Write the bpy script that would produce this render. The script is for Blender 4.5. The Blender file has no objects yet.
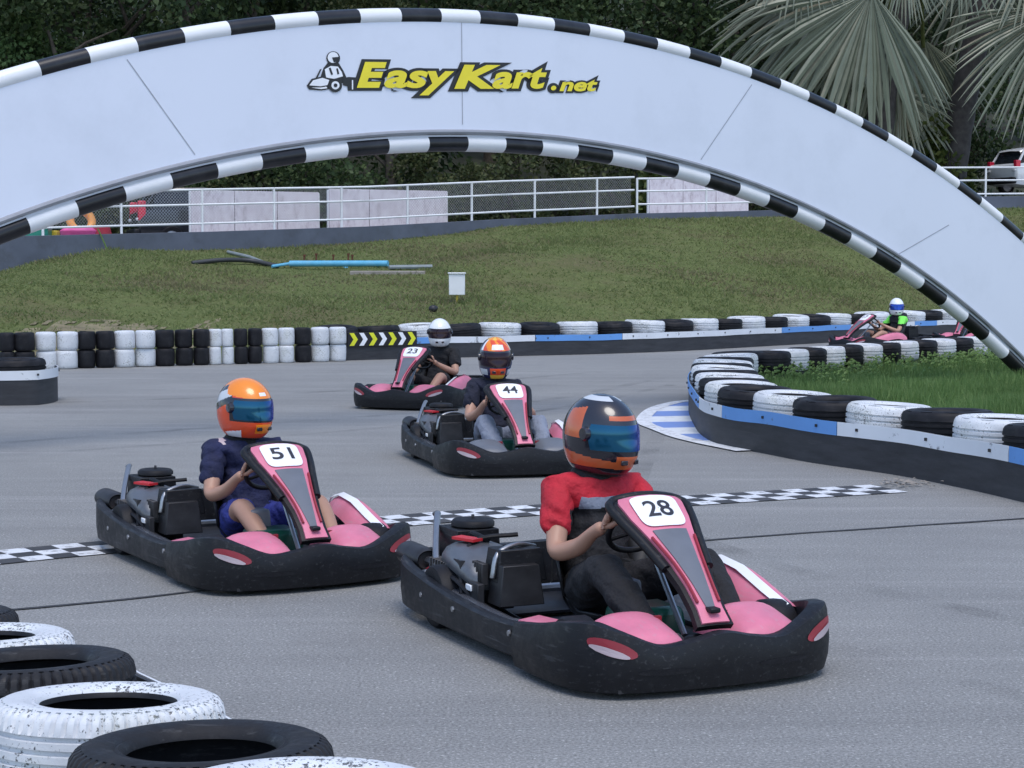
import bpy, math, random
from mathutils import Vector, Matrix, noise
random.seed(7)
scene = bpy.context.scene
COL = scene.collection
R = math.radians
PI = math.pi

# ------------------------------------------------------------------ camera
W, H, F, HOR, CAMZ = 1024, 768, 1800.0, 265.0, 1.6
pitch = math.atan((H / 2 - HOR) / F)
cd = bpy.data.cameras.new('camera')
cam = bpy.data.objects.new('camera', cd)
COL.objects.link(cam)
cam.location = (0, 0, CAMZ)
cam.rotation_euler = (PI / 2 - pitch, 0, 0)
cd.sensor_width = 36.0
cd.lens = F / W * 36.0
cd.clip_end = 2000
scene.camera = cam
_cp, _sp = math.cos(pitch), math.sin(pitch)


def ray(px, py):
    dx, dy = (px - W / 2) / F, (H / 2 - py) / F
    return Vector((dx, _cp + dy * _sp, -_sp + dy * _cp))


def G(px, py, z=0.0):
    """ground point seen at a pixel of the photograph, on the level z"""
    d = ray(px, py)
    return Vector((0, 0, CAMZ)) + d * ((z - CAMZ) / d.z)


def A(px, py, Y):
    d = ray(px, py)
    return Vector((0, 0, CAMZ)) + d * (Y / d.y)


# ------------------------------------------------------------------ materials
def new_mat(name):
    m = bpy.data.materials.new(name)
    m.use_nodes = True
    nt = m.node_tree
    return m, nt, nt.nodes['Principled BSDF']


def ramp(nt, fac, stops, interp='LINEAR'):
    r = nt.nodes.new('ShaderNodeValToRGB')
    e = r.color_ramp.elements
    r.color_ramp.interpolation = interp
    while len(e) < len(stops):
        e.new(0.5)
    for k, (p, c) in enumerate(stops):
        e[k].position = p
        e[k].color = (c[0], c[1], c[2], 1) if not isinstance(c, (int, float)) else (c, c, c, 1)
    nt.links.new(fac, r.inputs['Fac'])
    return r.outputs['Color']


def coords(nt, kind='Object', scale=(1, 1, 1), rot=(0, 0, 0)):
    t = nt.nodes.new('ShaderNodeTexCoord')
    mp = nt.nodes.new('ShaderNodeMapping')
    mp.inputs['Scale'].default_value = scale
    mp.inputs['Rotation'].default_value = rot
    nt.links.new(t.outputs[kind], mp.inputs['Vector'])
    return mp.outputs['Vector']


def noise_tex(nt, vec, scale, detail=4, rough=0.55):
    n = nt.nodes.new('ShaderNodeTexNoise')
    n.inputs['Scale'].default_value = scale
    n.inputs['Detail'].default_value = detail
    n.inputs['Roughness'].default_value = rough
    nt.links.new(vec, n.inputs['Vector'])
    return n.outputs['Fac']


def mix(nt, fac, a, b, mode='MIX'):
    m = nt.nodes.new('ShaderNodeMix')
    m.data_type = 'RGBA'
    m.blend_type = mode
    for sock, v in ((m.inputs[0], fac), (m.inputs[6], a), (m.inputs[7], b)):
        if isinstance(v, (int, float)):
            sock.default_value = v
        elif isinstance(v, tuple):
            sock.default_value = (v[0], v[1], v[2], 1)
        else:
            nt.links.new(v, sock)
    return m.outputs[2]


def bump(nt, bs, height, strength=0.3, dist=0.01):
    b = nt.nodes.new('ShaderNodeBump')
    b.inputs['Strength'].default_value = strength
    b.inputs['Distance'].default_value = dist
    nt.links.new(height, b.inputs['Height'])
    nt.links.new(b.outputs['Normal'], bs.inputs['Normal'])


def simple(name, col, rough=0.5, metal=0.0, vary=0.12, scale=6.0, dirt=None, dirt_amt=0.35, dirt_scale=3.0, bumpy=0.0, bscale=60, coat=0.0, spec=0.5, bdist=0.004):
    m, nt, bs = new_mat(name)
    v = coords(nt)
    n = noise_tex(nt, v, scale, 5)
    lo = tuple(c * (1 - vary) for c in col)
    hi = tuple(min(1, c * (1 + vary)) for c in col)
    c = ramp(nt, n, [(0.3, lo), (0.7, hi)])
    if dirt:
        d = noise_tex(nt, v, dirt_scale, 8, 0.7)
        f = ramp(nt, d, [(0.5, 0.0), (0.75, dirt_amt)])
        c = mix(nt, f, c, dirt)
    nt.links.new(c, bs.inputs['Base Color'])
    bs.inputs['Roughness'].default_value = rough
    bs.inputs['Metallic'].default_value = metal
    bs.inputs['Coat Weight'].default_value = coat
    bs.inputs['Specular IOR Level'].default_value = spec
    if bumpy:
        bump(nt, bs, noise_tex(nt, v, bscale, 3), bumpy, bdist)
    return m


M = {}
DUST = (0.22, 0.2, 0.18)
M['plastic_black'] = simple('black moulded plastic', (0.0065, 0.007, 0.010), 0.5, vary=0.3, dirt=(0.032, 0.033, 0.036), dirt_amt=0.7, dirt_scale=7, bumpy=0.15, bscale=90, spec=0.28)
M['plastic_scuffed'] = simple('scuffed dark plastic', (0.013, 0.014, 0.018), 0.5, vary=0.3, dirt=(0.06, 0.06, 0.063), dirt_amt=0.6, dirt_scale=6, bumpy=0.15, spec=0.28)
M['plastic_grey'] = simple('grey plastic', (0.13, 0.14, 0.165), 0.4, vary=0.15, dirt=(0.08, 0.08, 0.08), dirt_amt=0.5)
M['pink'] = simple('faded red-pink plastic', (0.74, 0.17, 0.25), 0.4, vary=0.12, dirt=(0.5, 0.22, 0.26), dirt_amt=0.5, dirt_scale=4)


def scuffed(name, col, scratch, rough, spec=0.5, amt=0.55):
    m, nt, bs = new_mat(name)
    v = coords(nt)
    c = ramp(nt, noise_tex(nt, v, 5, 6, 0.6), [(0.3, tuple(x * .78 for x in col)), (0.7, col)])
    s1 = noise_tex(nt, coords(nt, scale=(3, 28, 40), rot=(0.2, 0.1, 0.5)), 1.6, 6, 0.7)
    s2 = noise_tex(nt, v, 9, 9, 0.8)
    c = mix(nt, ramp(nt, s1, [(0.57, 0.0), (0.66, amt)]), c, scratch)
    c = mix(nt, ramp(nt, s2, [(0.56, 0.0), (0.70, amt)]), c, tuple(x * .7 for x in scratch))
    nt.links.new(c, bs.inputs['Base Color'])
    r = ramp(nt, s2, [(0.35, rough * .8), (0.7, min(1, rough * 1.7))])
    nt.links.new(r, bs.inputs['Roughness'])
    bs.inputs['Specular IOR Level'].default_value = spec
    bump(nt, bs, s1, 0.25, 0.003)
    return m


M['pink'] = scuffed('faded red-pink plastic', (0.74, 0.21, 0.31), (0.50, 0.30, 0.35), 0.36, amt=.4)
M['plastic_black'] = scuffed('black moulded plastic', (0.0075, 0.008, 0.011), (0.055, 0.056, 0.06), 0.42, 0.32)
M['plastic_scuffed'] = scuffed('scuffed dark plastic', (0.013, 0.014, 0.018), (0.085, 0.085, 0.088), 0.42, 0.32)
M['pod_gloss'] = scuffed('glossy grey side pod', (0.07, 0.075, 0.09), (0.16, 0.16, 0.165), 0.2, 0.5)
M['red_dark'] = simple('dark red paint', (0.28, 0.02, 0.035), 0.4, vary=0.2, dirt=(0.05, 0.02, 0.02), dirt_amt=0.5)
M['white_plastic'] = simple('white plate', (0.82, 0.84, 0.88), 0.4, vary=0.05)
M['ink'] = simple('black ink', (0.02, 0.02, 0.03), 0.5)
M['metal_grey'] = simple('dull steel', (0.35, 0.36, 0.38), 0.38, 0.9, vary=0.2, dirt=(0.05, 0.05, 0.05), dirt_amt=0.6)
M['metal_dark'] = simple('dark cast metal', (0.045, 0.045, 0.05), 0.45, 0.6, vary=0.4, dirt=(0.1, 0.1, 0.1), dirt_amt=0.4)
M['alu'] = simple('silver engine cover', (0.15, 0.16, 0.18), 0.4, 0.5, vary=0.2, dirt=(0.06, 0.06, 0.06), dirt_amt=0.7, dirt_scale=9)
M['green_tank'] = simple('green fuel tank', (0.008, 0.07, 0.045), 0.3, vary=0.2)
M['rubber'] = simple('tyre rubber', (0.008, 0.008, 0.011), 0.6, vary=0.25, dirt=(0.04, 0.04, 0.043), dirt_amt=0.5, dirt_scale=7, bumpy=0.25, bscale=120, spec=0.28)
M['seat'] = simple('seat shell', (0.018, 0.018, 0.02), 0.4)


def painted_rubber():
    m, nt, bs = new_mat('chipped white paint on rubber')
    v = coords(nt)
    n = noise_tex(nt, v, 75, 7, 0.72)
    big = noise_tex(nt, v, 4, 4, 0.6)
    col = ramp(nt, big, [(0.3, (0.55, 0.57, 0.60)), (0.7, (0.72, 0.74, 0.77))])
    a = nt.nodes.new('ShaderNodeMath'); a.operation = 'MULTIPLY_ADD'
    nt.links.new(big, a.inputs[0]); a.inputs[1].default_value = 0.35
    nt.links.new(n, a.inputs[2])
    chip = ramp(nt, a.outputs[0], [(0.0, 0.0), (0.755, 0.0), (0.80, 1.0)])
    col = mix(nt, chip, col, (0.05, 0.05, 0.06))
    g = noise_tex(nt, v, 2.2, 5, 0.7)
    col = mix(nt, ramp(nt, g, [(0.52, 0.0), (0.72, 0.45)]), col, (0.42, 0.44, 0.36))
    nt.links.new(col, bs.inputs['Base Color'])
    bs.inputs['Roughness'].default_value = 0.5
    bump(nt, bs, n, 0.35, 0.004)
    return m


M['rubber_white'] = painted_rubber()
M['rubber_near'] = scuffed('weathered tyre rubber', (0.013, 0.013, 0.016), (0.075, 0.075, 0.078), 0.55, 0.35, amt=.5)


def strip_paint(name, col):
    m, nt, bs = new_mat(name)
    v = coords(nt)
    n = noise_tex(nt, v, 6, 8, 0.72)
    n2 = noise_tex(nt, v, 1.7, 4, 0.6)
    c = ramp(nt, n2, [(0.3, tuple(x * 0.88 for x in col)), (0.7, col)])
    c = mix(nt, ramp(nt, n, [(0.60, 0.0), (0.66, 0.8)]), c, (0.09, 0.10, 0.12))
    nt.links.new(c, bs.inputs['Base Color'])
    bs.inputs['Roughness'].default_value = 0.5
    return m


M['strip_white'] = strip_paint('white painted strip', (0.74, 0.77, 0.82))
M['strip_blue'] = strip_paint('blue painted strip', (0.13, 0.33, 0.72))


def belt_mat():
    m, nt, bs = new_mat('conveyor belt rubber')
    v = coords(nt)
    n = noise_tex(nt, coords(nt, scale=(1, 1, 6)), 2.5, 6, 0.65)
    c = ramp(nt, n, [(0.3, (0.018, 0.019, 0.024)), (0.7, (0.042, 0.044, 0.052))])
    n2 = noise_tex(nt, coords(nt, scale=(1, 1, 14)), 3.0, 8, 0.75)
    c = mix(nt, ramp(nt, n2, [(0.6, 0.0), (0.75, 0.45)]), c, (0.13, 0.127, 0.125))
    nt.links.new(c, bs.inputs['Base Color'])
    bs.inputs['Roughness'].default_value = 0.6
    bump(nt, bs, noise_tex(nt, v, 60, 3), 0.15, 0.004)
    return m


M['belt'] = belt_mat()


def asphalt():
    m, nt, bs = new_mat('worn grey asphalt')
    v = coords(nt)
    big = noise_tex(nt, v, 0.35, 5, 0.6)
    c = ramp(nt, big, [(0.3, (0.205, 0.205, 0.20)), (0.7, (0.262, 0.261, 0.253))])
    # streaks along the direction of travel
    st = noise_tex(nt, coords(nt, scale=(0.16, 1.5, 1), rot=(0, 0, R(-18))), 1.2, 6, 0.65)
    c = mix(nt, ramp(nt, st, [(0.42, 0.0), (0.75, 0.5)]), c, (0.145, 0.144, 0.142))
    st2 = noise_tex(nt, coords(nt, scale=(0.10, 2.6, 1), rot=(0, 0, R(8))), 1.4, 6, 0.6)
    c = mix(nt, ramp(nt, st2, [(0.55, 0.0), (0.72, 0.38)]), c, (0.37, 0.36, 0.355))
    mid = noise_tex(nt, v, 3.2, 6, 0.7)
    c = mix(nt, ramp(nt, mid, [(0.5, 0.0), (0.8, 0.45)]), c, (0.17, 0.165, 0.165))
    # aggregate
    vo = nt.nodes.new('ShaderNodeTexVoronoi')
    vo.inputs['Scale'].default_value = 95
    nt.links.new(v, vo.inputs['Vector'])
    g = noise_tex(nt, v, 85, 5, 0.75)
    sp = ramp(nt, g, [(0.34, 0.40), (0.5, 1.0), (0.66, 1.7)])
    mm = nt.nodes.new('ShaderNodeMix'); mm.data_type = 'RGBA'; mm.blend_type = 'MULTIPLY'
    mm.inputs[0].default_value = 0.85
    nt.links.new(c, mm.inputs[6]); nt.links.new(sp, mm.inputs[7])
    c = mm.outputs[2]
    wn = nt.nodes.new('ShaderNodeTexNoise'); wn.inputs['Scale'].default_value = 60; wn.inputs['Detail'].default_value = 1
    nt.links.new(v, wn.inputs['Vector'])
    c = mix(nt, ramp(nt, wn.outputs['Fac'], [(0.66, 0.0), (0.71, 0.8)]), c, (0.46, 0.455, 0.44))
    pt = noise_tex(nt, v, 0.9, 7, 0.7)
    c = mix(nt, ramp(nt, pt, [(0.56, 0.0), (0.66, 0.2)]), c, (0.15, 0.148, 0.145))
    nt.links.new(c, bs.inputs['Base Color'])
    bs.inputs['Roughness'].default_value = 0.82
    bump(nt, bs, g, 0.5, 0.006)
    return m


M['asphalt'] = asphalt()


def worn_paint(name, col, wear=0.62, under=(0.17, 0.165, 0.165)):
    m, nt, bs = new_mat(name)
    v = coords(nt)
    n = noise_tex(nt, v, 14, 8, 0.75)
    c = mix(nt, ramp(nt, n, [(wear, 0.0), (wear + 0.12, 0.85)]), col, under)
    n2 = noise_tex(nt, v, 2, 4)
    c = mix(nt, ramp(nt, n2, [(0.45, 0.0), (0.8, 0.3)]), c, under)
    nt.links.new(c, bs.inputs['Base Color'])
    bs.inputs['Roughness'].default_value = 0.7
    return m


M['line_white'] = worn_paint('worn white road paint', (0.68, 0.70, 0.73), 0.52)
M['line_black'] = worn_paint('worn black road paint', (0.035, 0.036, 0.04), 0.6)
M['tar'] = simple('tar filled joint', (0.035, 0.035, 0.037), 0.7, vary=0.4, scale=20)


def skid():
    m, nt, bs = new_mat('faint tyre rubber streak')
    n = noise_tex(nt, coords(nt), 1.1, 7, 0.7)
    bs.inputs['Base Color'].default_value = (0.05, 0.05, 0.052, 1)
    bs.inputs['Roughness'].default_value = 0.8
    al = ramp(nt, n, [(0.42, 0.0), (0.8, 0.35)])
    nt.links.new(al, bs.inputs['Alpha'])
    return m


M['skid'] = skid()


def kerb_paint():
    m, nt, bs = new_mat('blue and white striped kerb paint')
    v = coords(nt, rot=(0, 0, R(-12)))
    s = nt.nodes.new('ShaderNodeSeparateXYZ'); nt.links.new(v, s.inputs[0])
    a = nt.nodes.new('ShaderNodeMath'); a.operation = 'MULTIPLY'; a.inputs[1].default_value = 1 / 1.3
    nt.links.new(s.outputs['Y'], a.inputs[0])
    f = nt.nodes.new('ShaderNodeMath'); f.operation = 'FRACT'; nt.links.new(a.outputs[0], f.inputs[0])
    c = ramp(nt, f.outputs[0], [(0.0, (0.17, 0.27, 0.58)), (0.47, (0.17, 0.27, 0.58)), (0.50, (0.68, 0.71, 0.74)), (0.97, (0.68, 0.71, 0.74)), (1.0, (0.17, 0.27, 0.58))])
    n = noise_tex(nt, v, 5, 8, 0.75)
    c = mix(nt, ramp(nt, n, [(0.52, 0.0), (0.75, 0.6)]), c, (0.22, 0.22, 0.23))
    nt.links.new(c, bs.inputs['Base Color'])
    bs.inputs['Roughness'].default_value = 0.65
    return m


M['kerb'] = kerb_paint()


def leaf_mat(name, cols, rough=0.55, trans=0.25):
    m, nt, bs = new_mat(name)
    g = nt.nodes.new('ShaderNodeNewGeometry')
    c = ramp(nt, g.outputs['Random Per Island'], [(k / max(1, len(cols) - 1), q) for k, q in enumerate(cols)])
    n = noise_tex(nt, coords(nt), 0.8, 3)
    c = mix(nt, ramp(nt, n, [(0.35, 0.0), (0.7, 0.45)]), c, tuple(x * 0.55 for x in cols[0]))
    nt.links.new(c, bs.inputs['Base Color'])
    bs.inputs['Roughness'].default_value = rough
    bs.inputs['Specular IOR Level'].default_value = 0.25
    tr = nt.nodes.new('ShaderNodeBsdfTranslucent')
    nt.links.new(c, tr.inputs['Color'])
    ms = nt.nodes.new('ShaderNodeMixShader')
    ms.inputs[0].default_value = trans
    nt.links.new(bs.outputs[0], ms.inputs[1])
    nt.links.new(tr.outputs[0], ms.inputs[2])
    nt.links.new(ms.outputs[0], nt.nodes['Material Output'].inputs['Surface'])
    return m


M['leaf_dark'] = leaf_mat('dark forest leaves', [(0.028, 0.052, 0.022), (0.055, 0.09, 0.034), (0.10, 0.14, 0.055)])
M['leaf_olive'] = leaf_mat('olive forest leaves', [(0.035, 0.05, 0.02), (0.065, 0.085, 0.032), (0.12, 0.13, 0.055)])
M['leaf_green'] = leaf_mat('green leaves', [(0.08, 0.15, 0.055), (0.12, 0.20, 0.075), (0.17, 0.25, 0.10)])
M['leaf_bright'] = leaf_mat('yellow green leaves', [(0.05, 0.08, 0.02), (0.09, 0.12, 0.03), (0.14, 0.16, 0.05)])
M['grass_bank'] = leaf_mat('short bank grass', [(0.172, 0.218, 0.078), (0.201, 0.247, 0.092), (0.241, 0.276, 0.109), (0.287, 0.299, 0.138)], trans=0.5)
M['grass_dry'] = leaf_mat('dry bank grass', [(0.220, 0.204, 0.105), (0.264, 0.237, 0.127), (0.308, 0.270, 0.154)], trans=0.5)
M['grass_lush'] = leaf_mat('lush infield grass', [(0.134, 0.224, 0.067), (0.179, 0.291, 0.090), (0.258, 0.358, 0.134)], trans=0.5)
M['bark'] = simple('bark', (0.07, 0.058, 0.045), 0.85, vary=0.4, scale=9, bumpy=0.6, bscale=25)
M['palm_bark'] = simple('palm bark', (0.04, 0.037, 0.035), 0.85, vary=0.4, scale=5, bumpy=0.6, bscale=18)


def palm_leaf():
    m, nt, bs = new_mat('grey green palm leaf')
    g = nt.nodes.new('ShaderNodeNewGeometry')
    c = ramp(nt, g.outputs['Random Per Island'], [(0.0, (0.10, 0.125, 0.08)), (0.5, (0.16, 0.18, 0.125)), (0.9, (0.21, 0.22, 0.16)), (1.0, (0.24, 0.20, 0.12))])
    n = noise_tex(nt, coords(nt), 2.0, 4)
    c = mix(nt, ramp(nt, n, [(0.4, 0.0), (0.75, 0.4)]), c, (0.075, 0.09, 0.06))
    nt.links.new(c, bs.inputs['Base Color'])
    bs.inputs['Roughness'].default_value = 0.45
    return m


M['palm_leaf'] = palm_leaf()


def bank_soil():
    m, nt, bs = new_mat('grassy bank soil')
    v = coords(nt)
    n = noise_tex(nt, v, 0.4, 8, 0.65)
    c = ramp(nt, n, [(0.3, (0.10, 0.135, 0.045)), (0.48, (0.13, 0.155, 0.058)), (0.6, (0.13, 0.125, 0.06)), (0.74, (0.15, 0.125, 0.078))])
    n2 = noise_tex(nt, v, 5.0, 9, 0.75)
    c = mix(nt, ramp(nt, n2, [(0.42, 0.0), (0.68, 0.75)]), c, (0.07, 0.085, 0.03))
    n3 = noise_tex(nt, v, 28.0, 4, 0.7)
    c = mix(nt, ramp(nt, n3, [(0.45, 0.0), (0.7, 0.35)]), c, (0.19, 0.195, 0.09))
    nt.links.new(c, bs.inputs['Base Color'])
    bs.inputs['Roughness'].default_value = 0.95
    bs.inputs['Specular IOR Level'].default_value = 0.1
    bump(nt, bs, n2, 0.8, 0.06)
    return m


M['bank'] = bank_soil()
M['bare_soil'] = simple('bare sandy soil', (0.185, 0.155, 0.09), 0.95, vary=0.3, scale=4, dirt=(0.11, 0.125, 0.05), dirt_amt=0.9, dirt_scale=3.5)
M['infield_soil'] = simple('infield soil', (0.07, 0.085, 0.035), 0.9, vary=0.4, scale=2, bumpy=0.5, bscale=20)
M['forest_floor'] = simple('forest floor', (0.03, 0.034, 0.018), 0.95, vary=0.5, scale=1.2, bumpy=0.4, bscale=5)
M['road_back'] = simple('service road concrete', (0.25, 0.245, 0.24), 0.85, vary=0.15, scale=1)
M['wall_grey'] = simple('grey painted wall', (0.085, 0.10, 0.135), 0.75, vary=0.18, scale=1.2, dirt=(0.05, 0.055, 0.06), dirt_amt=0.7, dirt_scale=2)


def stained_panel():
    m, nt, bs = new_mat('pinkish white stained panel')
    v = coords(nt, scale=(1, 1, 0.5))
    n = noise_tex(nt, v, 6, 10, 0.8)
    c = ramp(nt, n, [(0.36, (0.76, 0.72, 0.75)), (0.53, (0.66, 0.60, 0.645)), (0.62, (0.50, 0.44, 0.47)), (0.74, (0.34, 0.29, 0.31))])
    nt.links.new(c, bs.inputs['Base Color'])
    bs.inputs['Roughness'].default_value = 0.7
    return m


M['panel_stain'] = stained_panel()
M['fence_white'] = simple('white fence paint', (0.76, 0.77, 0.79), 0.5, vary=0.06, dirt=(0.4, 0.36, 0.32), dirt_amt=0.4)
M['wire'] = simple('galvanised wire', (0.34, 0.35, 0.36), 0.5, 0.4)
M['arch_white'] = simple('white arch sheet', (0.69, 0.73, 0.83), 0.42, vary=0.02, scale=0.6, dirt=(0.54, 0.58, 0.66), dirt_amt=0.4, dirt_scale=0.9)
M['arch_tube_white'] = simple('white tube paint', (0.78, 0.79, 0.81), 0.35, vary=0.04, dirt=(0.5, 0.48, 0.46), dirt_amt=0.35)
M['arch_tube_black'] = simple('black tube paint', (0.012, 0.012, 0.015), 0.32, vary=0.2, dirt=(0.05, 0.05, 0.055), dirt_amt=0.5)
M['arch_rail'] = simple('grey arch edge rail', (0.30, 0.31, 0.34), 0.4, 0.2, vary=0.1)
M['seam'] = simple('panel seam', (0.36, 0.38, 0.44), 0.6)
M['sign_yellow'] = simple('yellow sign vinyl', (0.84, 0.70, 0.03), 0.35, vary=0.05)
M['sign_black'] = simple('black sign vinyl', (0.012, 0.012, 0.016), 0.35)
M['chev_yellow'] = simple('yellow chevron paint', (0.70, 0.72, 0.03), 0.45, vary=0.1)
M['pipe_blue'] = simple('blue water pipe', (0.12, 0.42, 0.62), 0.35, vary=0.1, dirt=(0.3, 0.4, 0.45), dirt_amt=0.4)
M['pipe_black'] = simple('black hose', (0.03, 0.032, 0.036), 0.5)
M['pipe_grey'] = simple('grey pipe', (0.22, 0.25, 0.26), 0.5)
M['concrete'] = simple('raw concrete', (0.26, 0.235, 0.21), 0.85, vary=0.2)
M['rust'] = simple('rusty steel', (0.13, 0.045, 0.025), 0.8, vary=0.3)
M['box_white'] = simple('white junction box', (0.76, 0.77, 0.78), 0.45, vary=0.04)
M['car_dark'] = simple('dark car paint', (0.02, 0.022, 0.028), 0.25, 0.3, coat=0.6)
M['car_white'] = simple('white car paint', (0.72, 0.74, 0.77), 0.25, coat=0.6, vary=0.03)
M['glass_dark'] = simple('dark tinted glass', (0.012, 0.015, 0.022), 0.08, vary=0.1)
M['lamp_red'] = simple('red lamp lens', (0.62, 0.02, 0.06), 0.2)
M['lamp_clear'] = simple('clear lamp lens', (0.62, 0.64, 0.67), 0.15)
M['toy_orange'] = simple('orange vinyl', (0.78, 0.33, 0.06), 0.35)
M['toy_pink'] = simple('pink vinyl', (0.75, 0.12, 0.34), 0.4)
M['toy_red'] = simple('red plastic', (0.50, 0.03, 0.06), 0.4)
M['toy_green'] = simple('green plastic', (0.02, 0.24, 0.17), 0.4)
M['toy_yellow'] = simple('yellow plastic', (0.72, 0.52, 0.05), 0.4)
# clothes and skin
M['skin'] = simple('skin', (0.42, 0.235, 0.165), 0.5, vary=0.1)
M['navy'] = simple('navy cotton', (0.010, 0.014, 0.055), 0.85, vary=0.35, scale=9, bumpy=0.9, bscale=13, bdist=0.03)
M['navy_dark'] = simple('dark navy cotton', (0.008, 0.010, 0.026), 0.85, vary=0.3, scale=9, bumpy=0.9, bscale=13, bdist=0.03)
M['black_cloth'] = simple('black cotton', (0.010, 0.010, 0.013), 0.85, vary=0.3, scale=9, bumpy=0.9, bscale=13, bdist=0.03)
M['red_cloth'] = simple('red cotton', (0.46, 0.012, 0.028), 0.8, vary=0.25, scale=8, bumpy=0.9, bscale=13, bdist=0.03)
M['blue_cloth'] = simple('blue cotton', (0.02, 0.03, 0.20), 0.8, vary=0.25, scale=8, bumpy=0.9, bscale=13, bdist=0.03)
M['white_cloth'] = simple('pale cotton', (0.21, 0.235, 0.30), 0.8, vary=0.1, scale=8, bumpy=0.9, bscale=13, bdist=0.03)
M['neon'] = simple('neon green cloth', (0.20, 0.78, 0.10), 0.7)
M['shoe'] = simple('dark shoe', (0.03, 0.03, 0.035), 0.6)
M['h_orange'] = simple('orange helmet gloss', (0.86, 0.25, 0.015), 0.22, vary=0.05, coat=0.5)
M['h_redor'] = simple('red orange helmet gloss', (0.72, 0.075, 0.02), 0.22, vary=0.05, coat=0.5)
M['h_rust'] = simple('burnt orange helmet gloss', (0.52, 0.11, 0.035), 0.25, vary=0.1, coat=0.5)
M['h_black'] = simple('black helmet gloss', (0.014, 0.014, 0.022), 0.2, coat=0.6)
M['h_navy'] = simple('navy helmet gloss', (0.015, 0.018, 0.07), 0.2, coat=0.6)
M['h_white'] = simple('white helmet gloss', (0.80, 0.82, 0.85), 0.2, vary=0.03, coat=0.5)
M['h_silver'] = simple('silver helmet gloss', (0.55, 0.58, 0.62), 0.25, vary=0.03, coat=0.5)
M['h_yellow'] = simple('yellow helmet gloss', (0.80, 0.48, 0.06), 0.22, coat=0.5)


def visor_mat(name, a, b):
    m, nt, bs = new_mat(name)
    lw = nt.nodes.new('ShaderNodeLayerWeight'); lw.inputs['Blend'].default_value = 0.35
    c = ramp(nt, lw.outputs['Facing'], [(0.1, a), (0.75, b)])
    nt.links.new(c, bs.inputs['Base Color'])
    bs.inputs['Metallic'].default_value = 0.55
    bs.inputs['Roughness'].default_value = 0.12
    return m


M['visor_blue'] = visor_mat('iridescent blue visor', (0.01, 0.09, 0.17), (0.01, 0.01, 0.42))
M['visor_smoke'] = visor_mat('smoke visor', (0.025, 0.012, 0.02), (0.03, 0.02, 0.05))
M['visor_cobalt'] = visor_mat('cobalt visor', (0.02, 0.07, 0.40), (0.02, 0.04, 0.36))
M['helmet_lining'] = simple('helmet lining', (0.02, 0.02, 0.022), 0.9)
M['eye'] = simple('eye', (0.03, 0.02, 0.015), 0.2)


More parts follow.
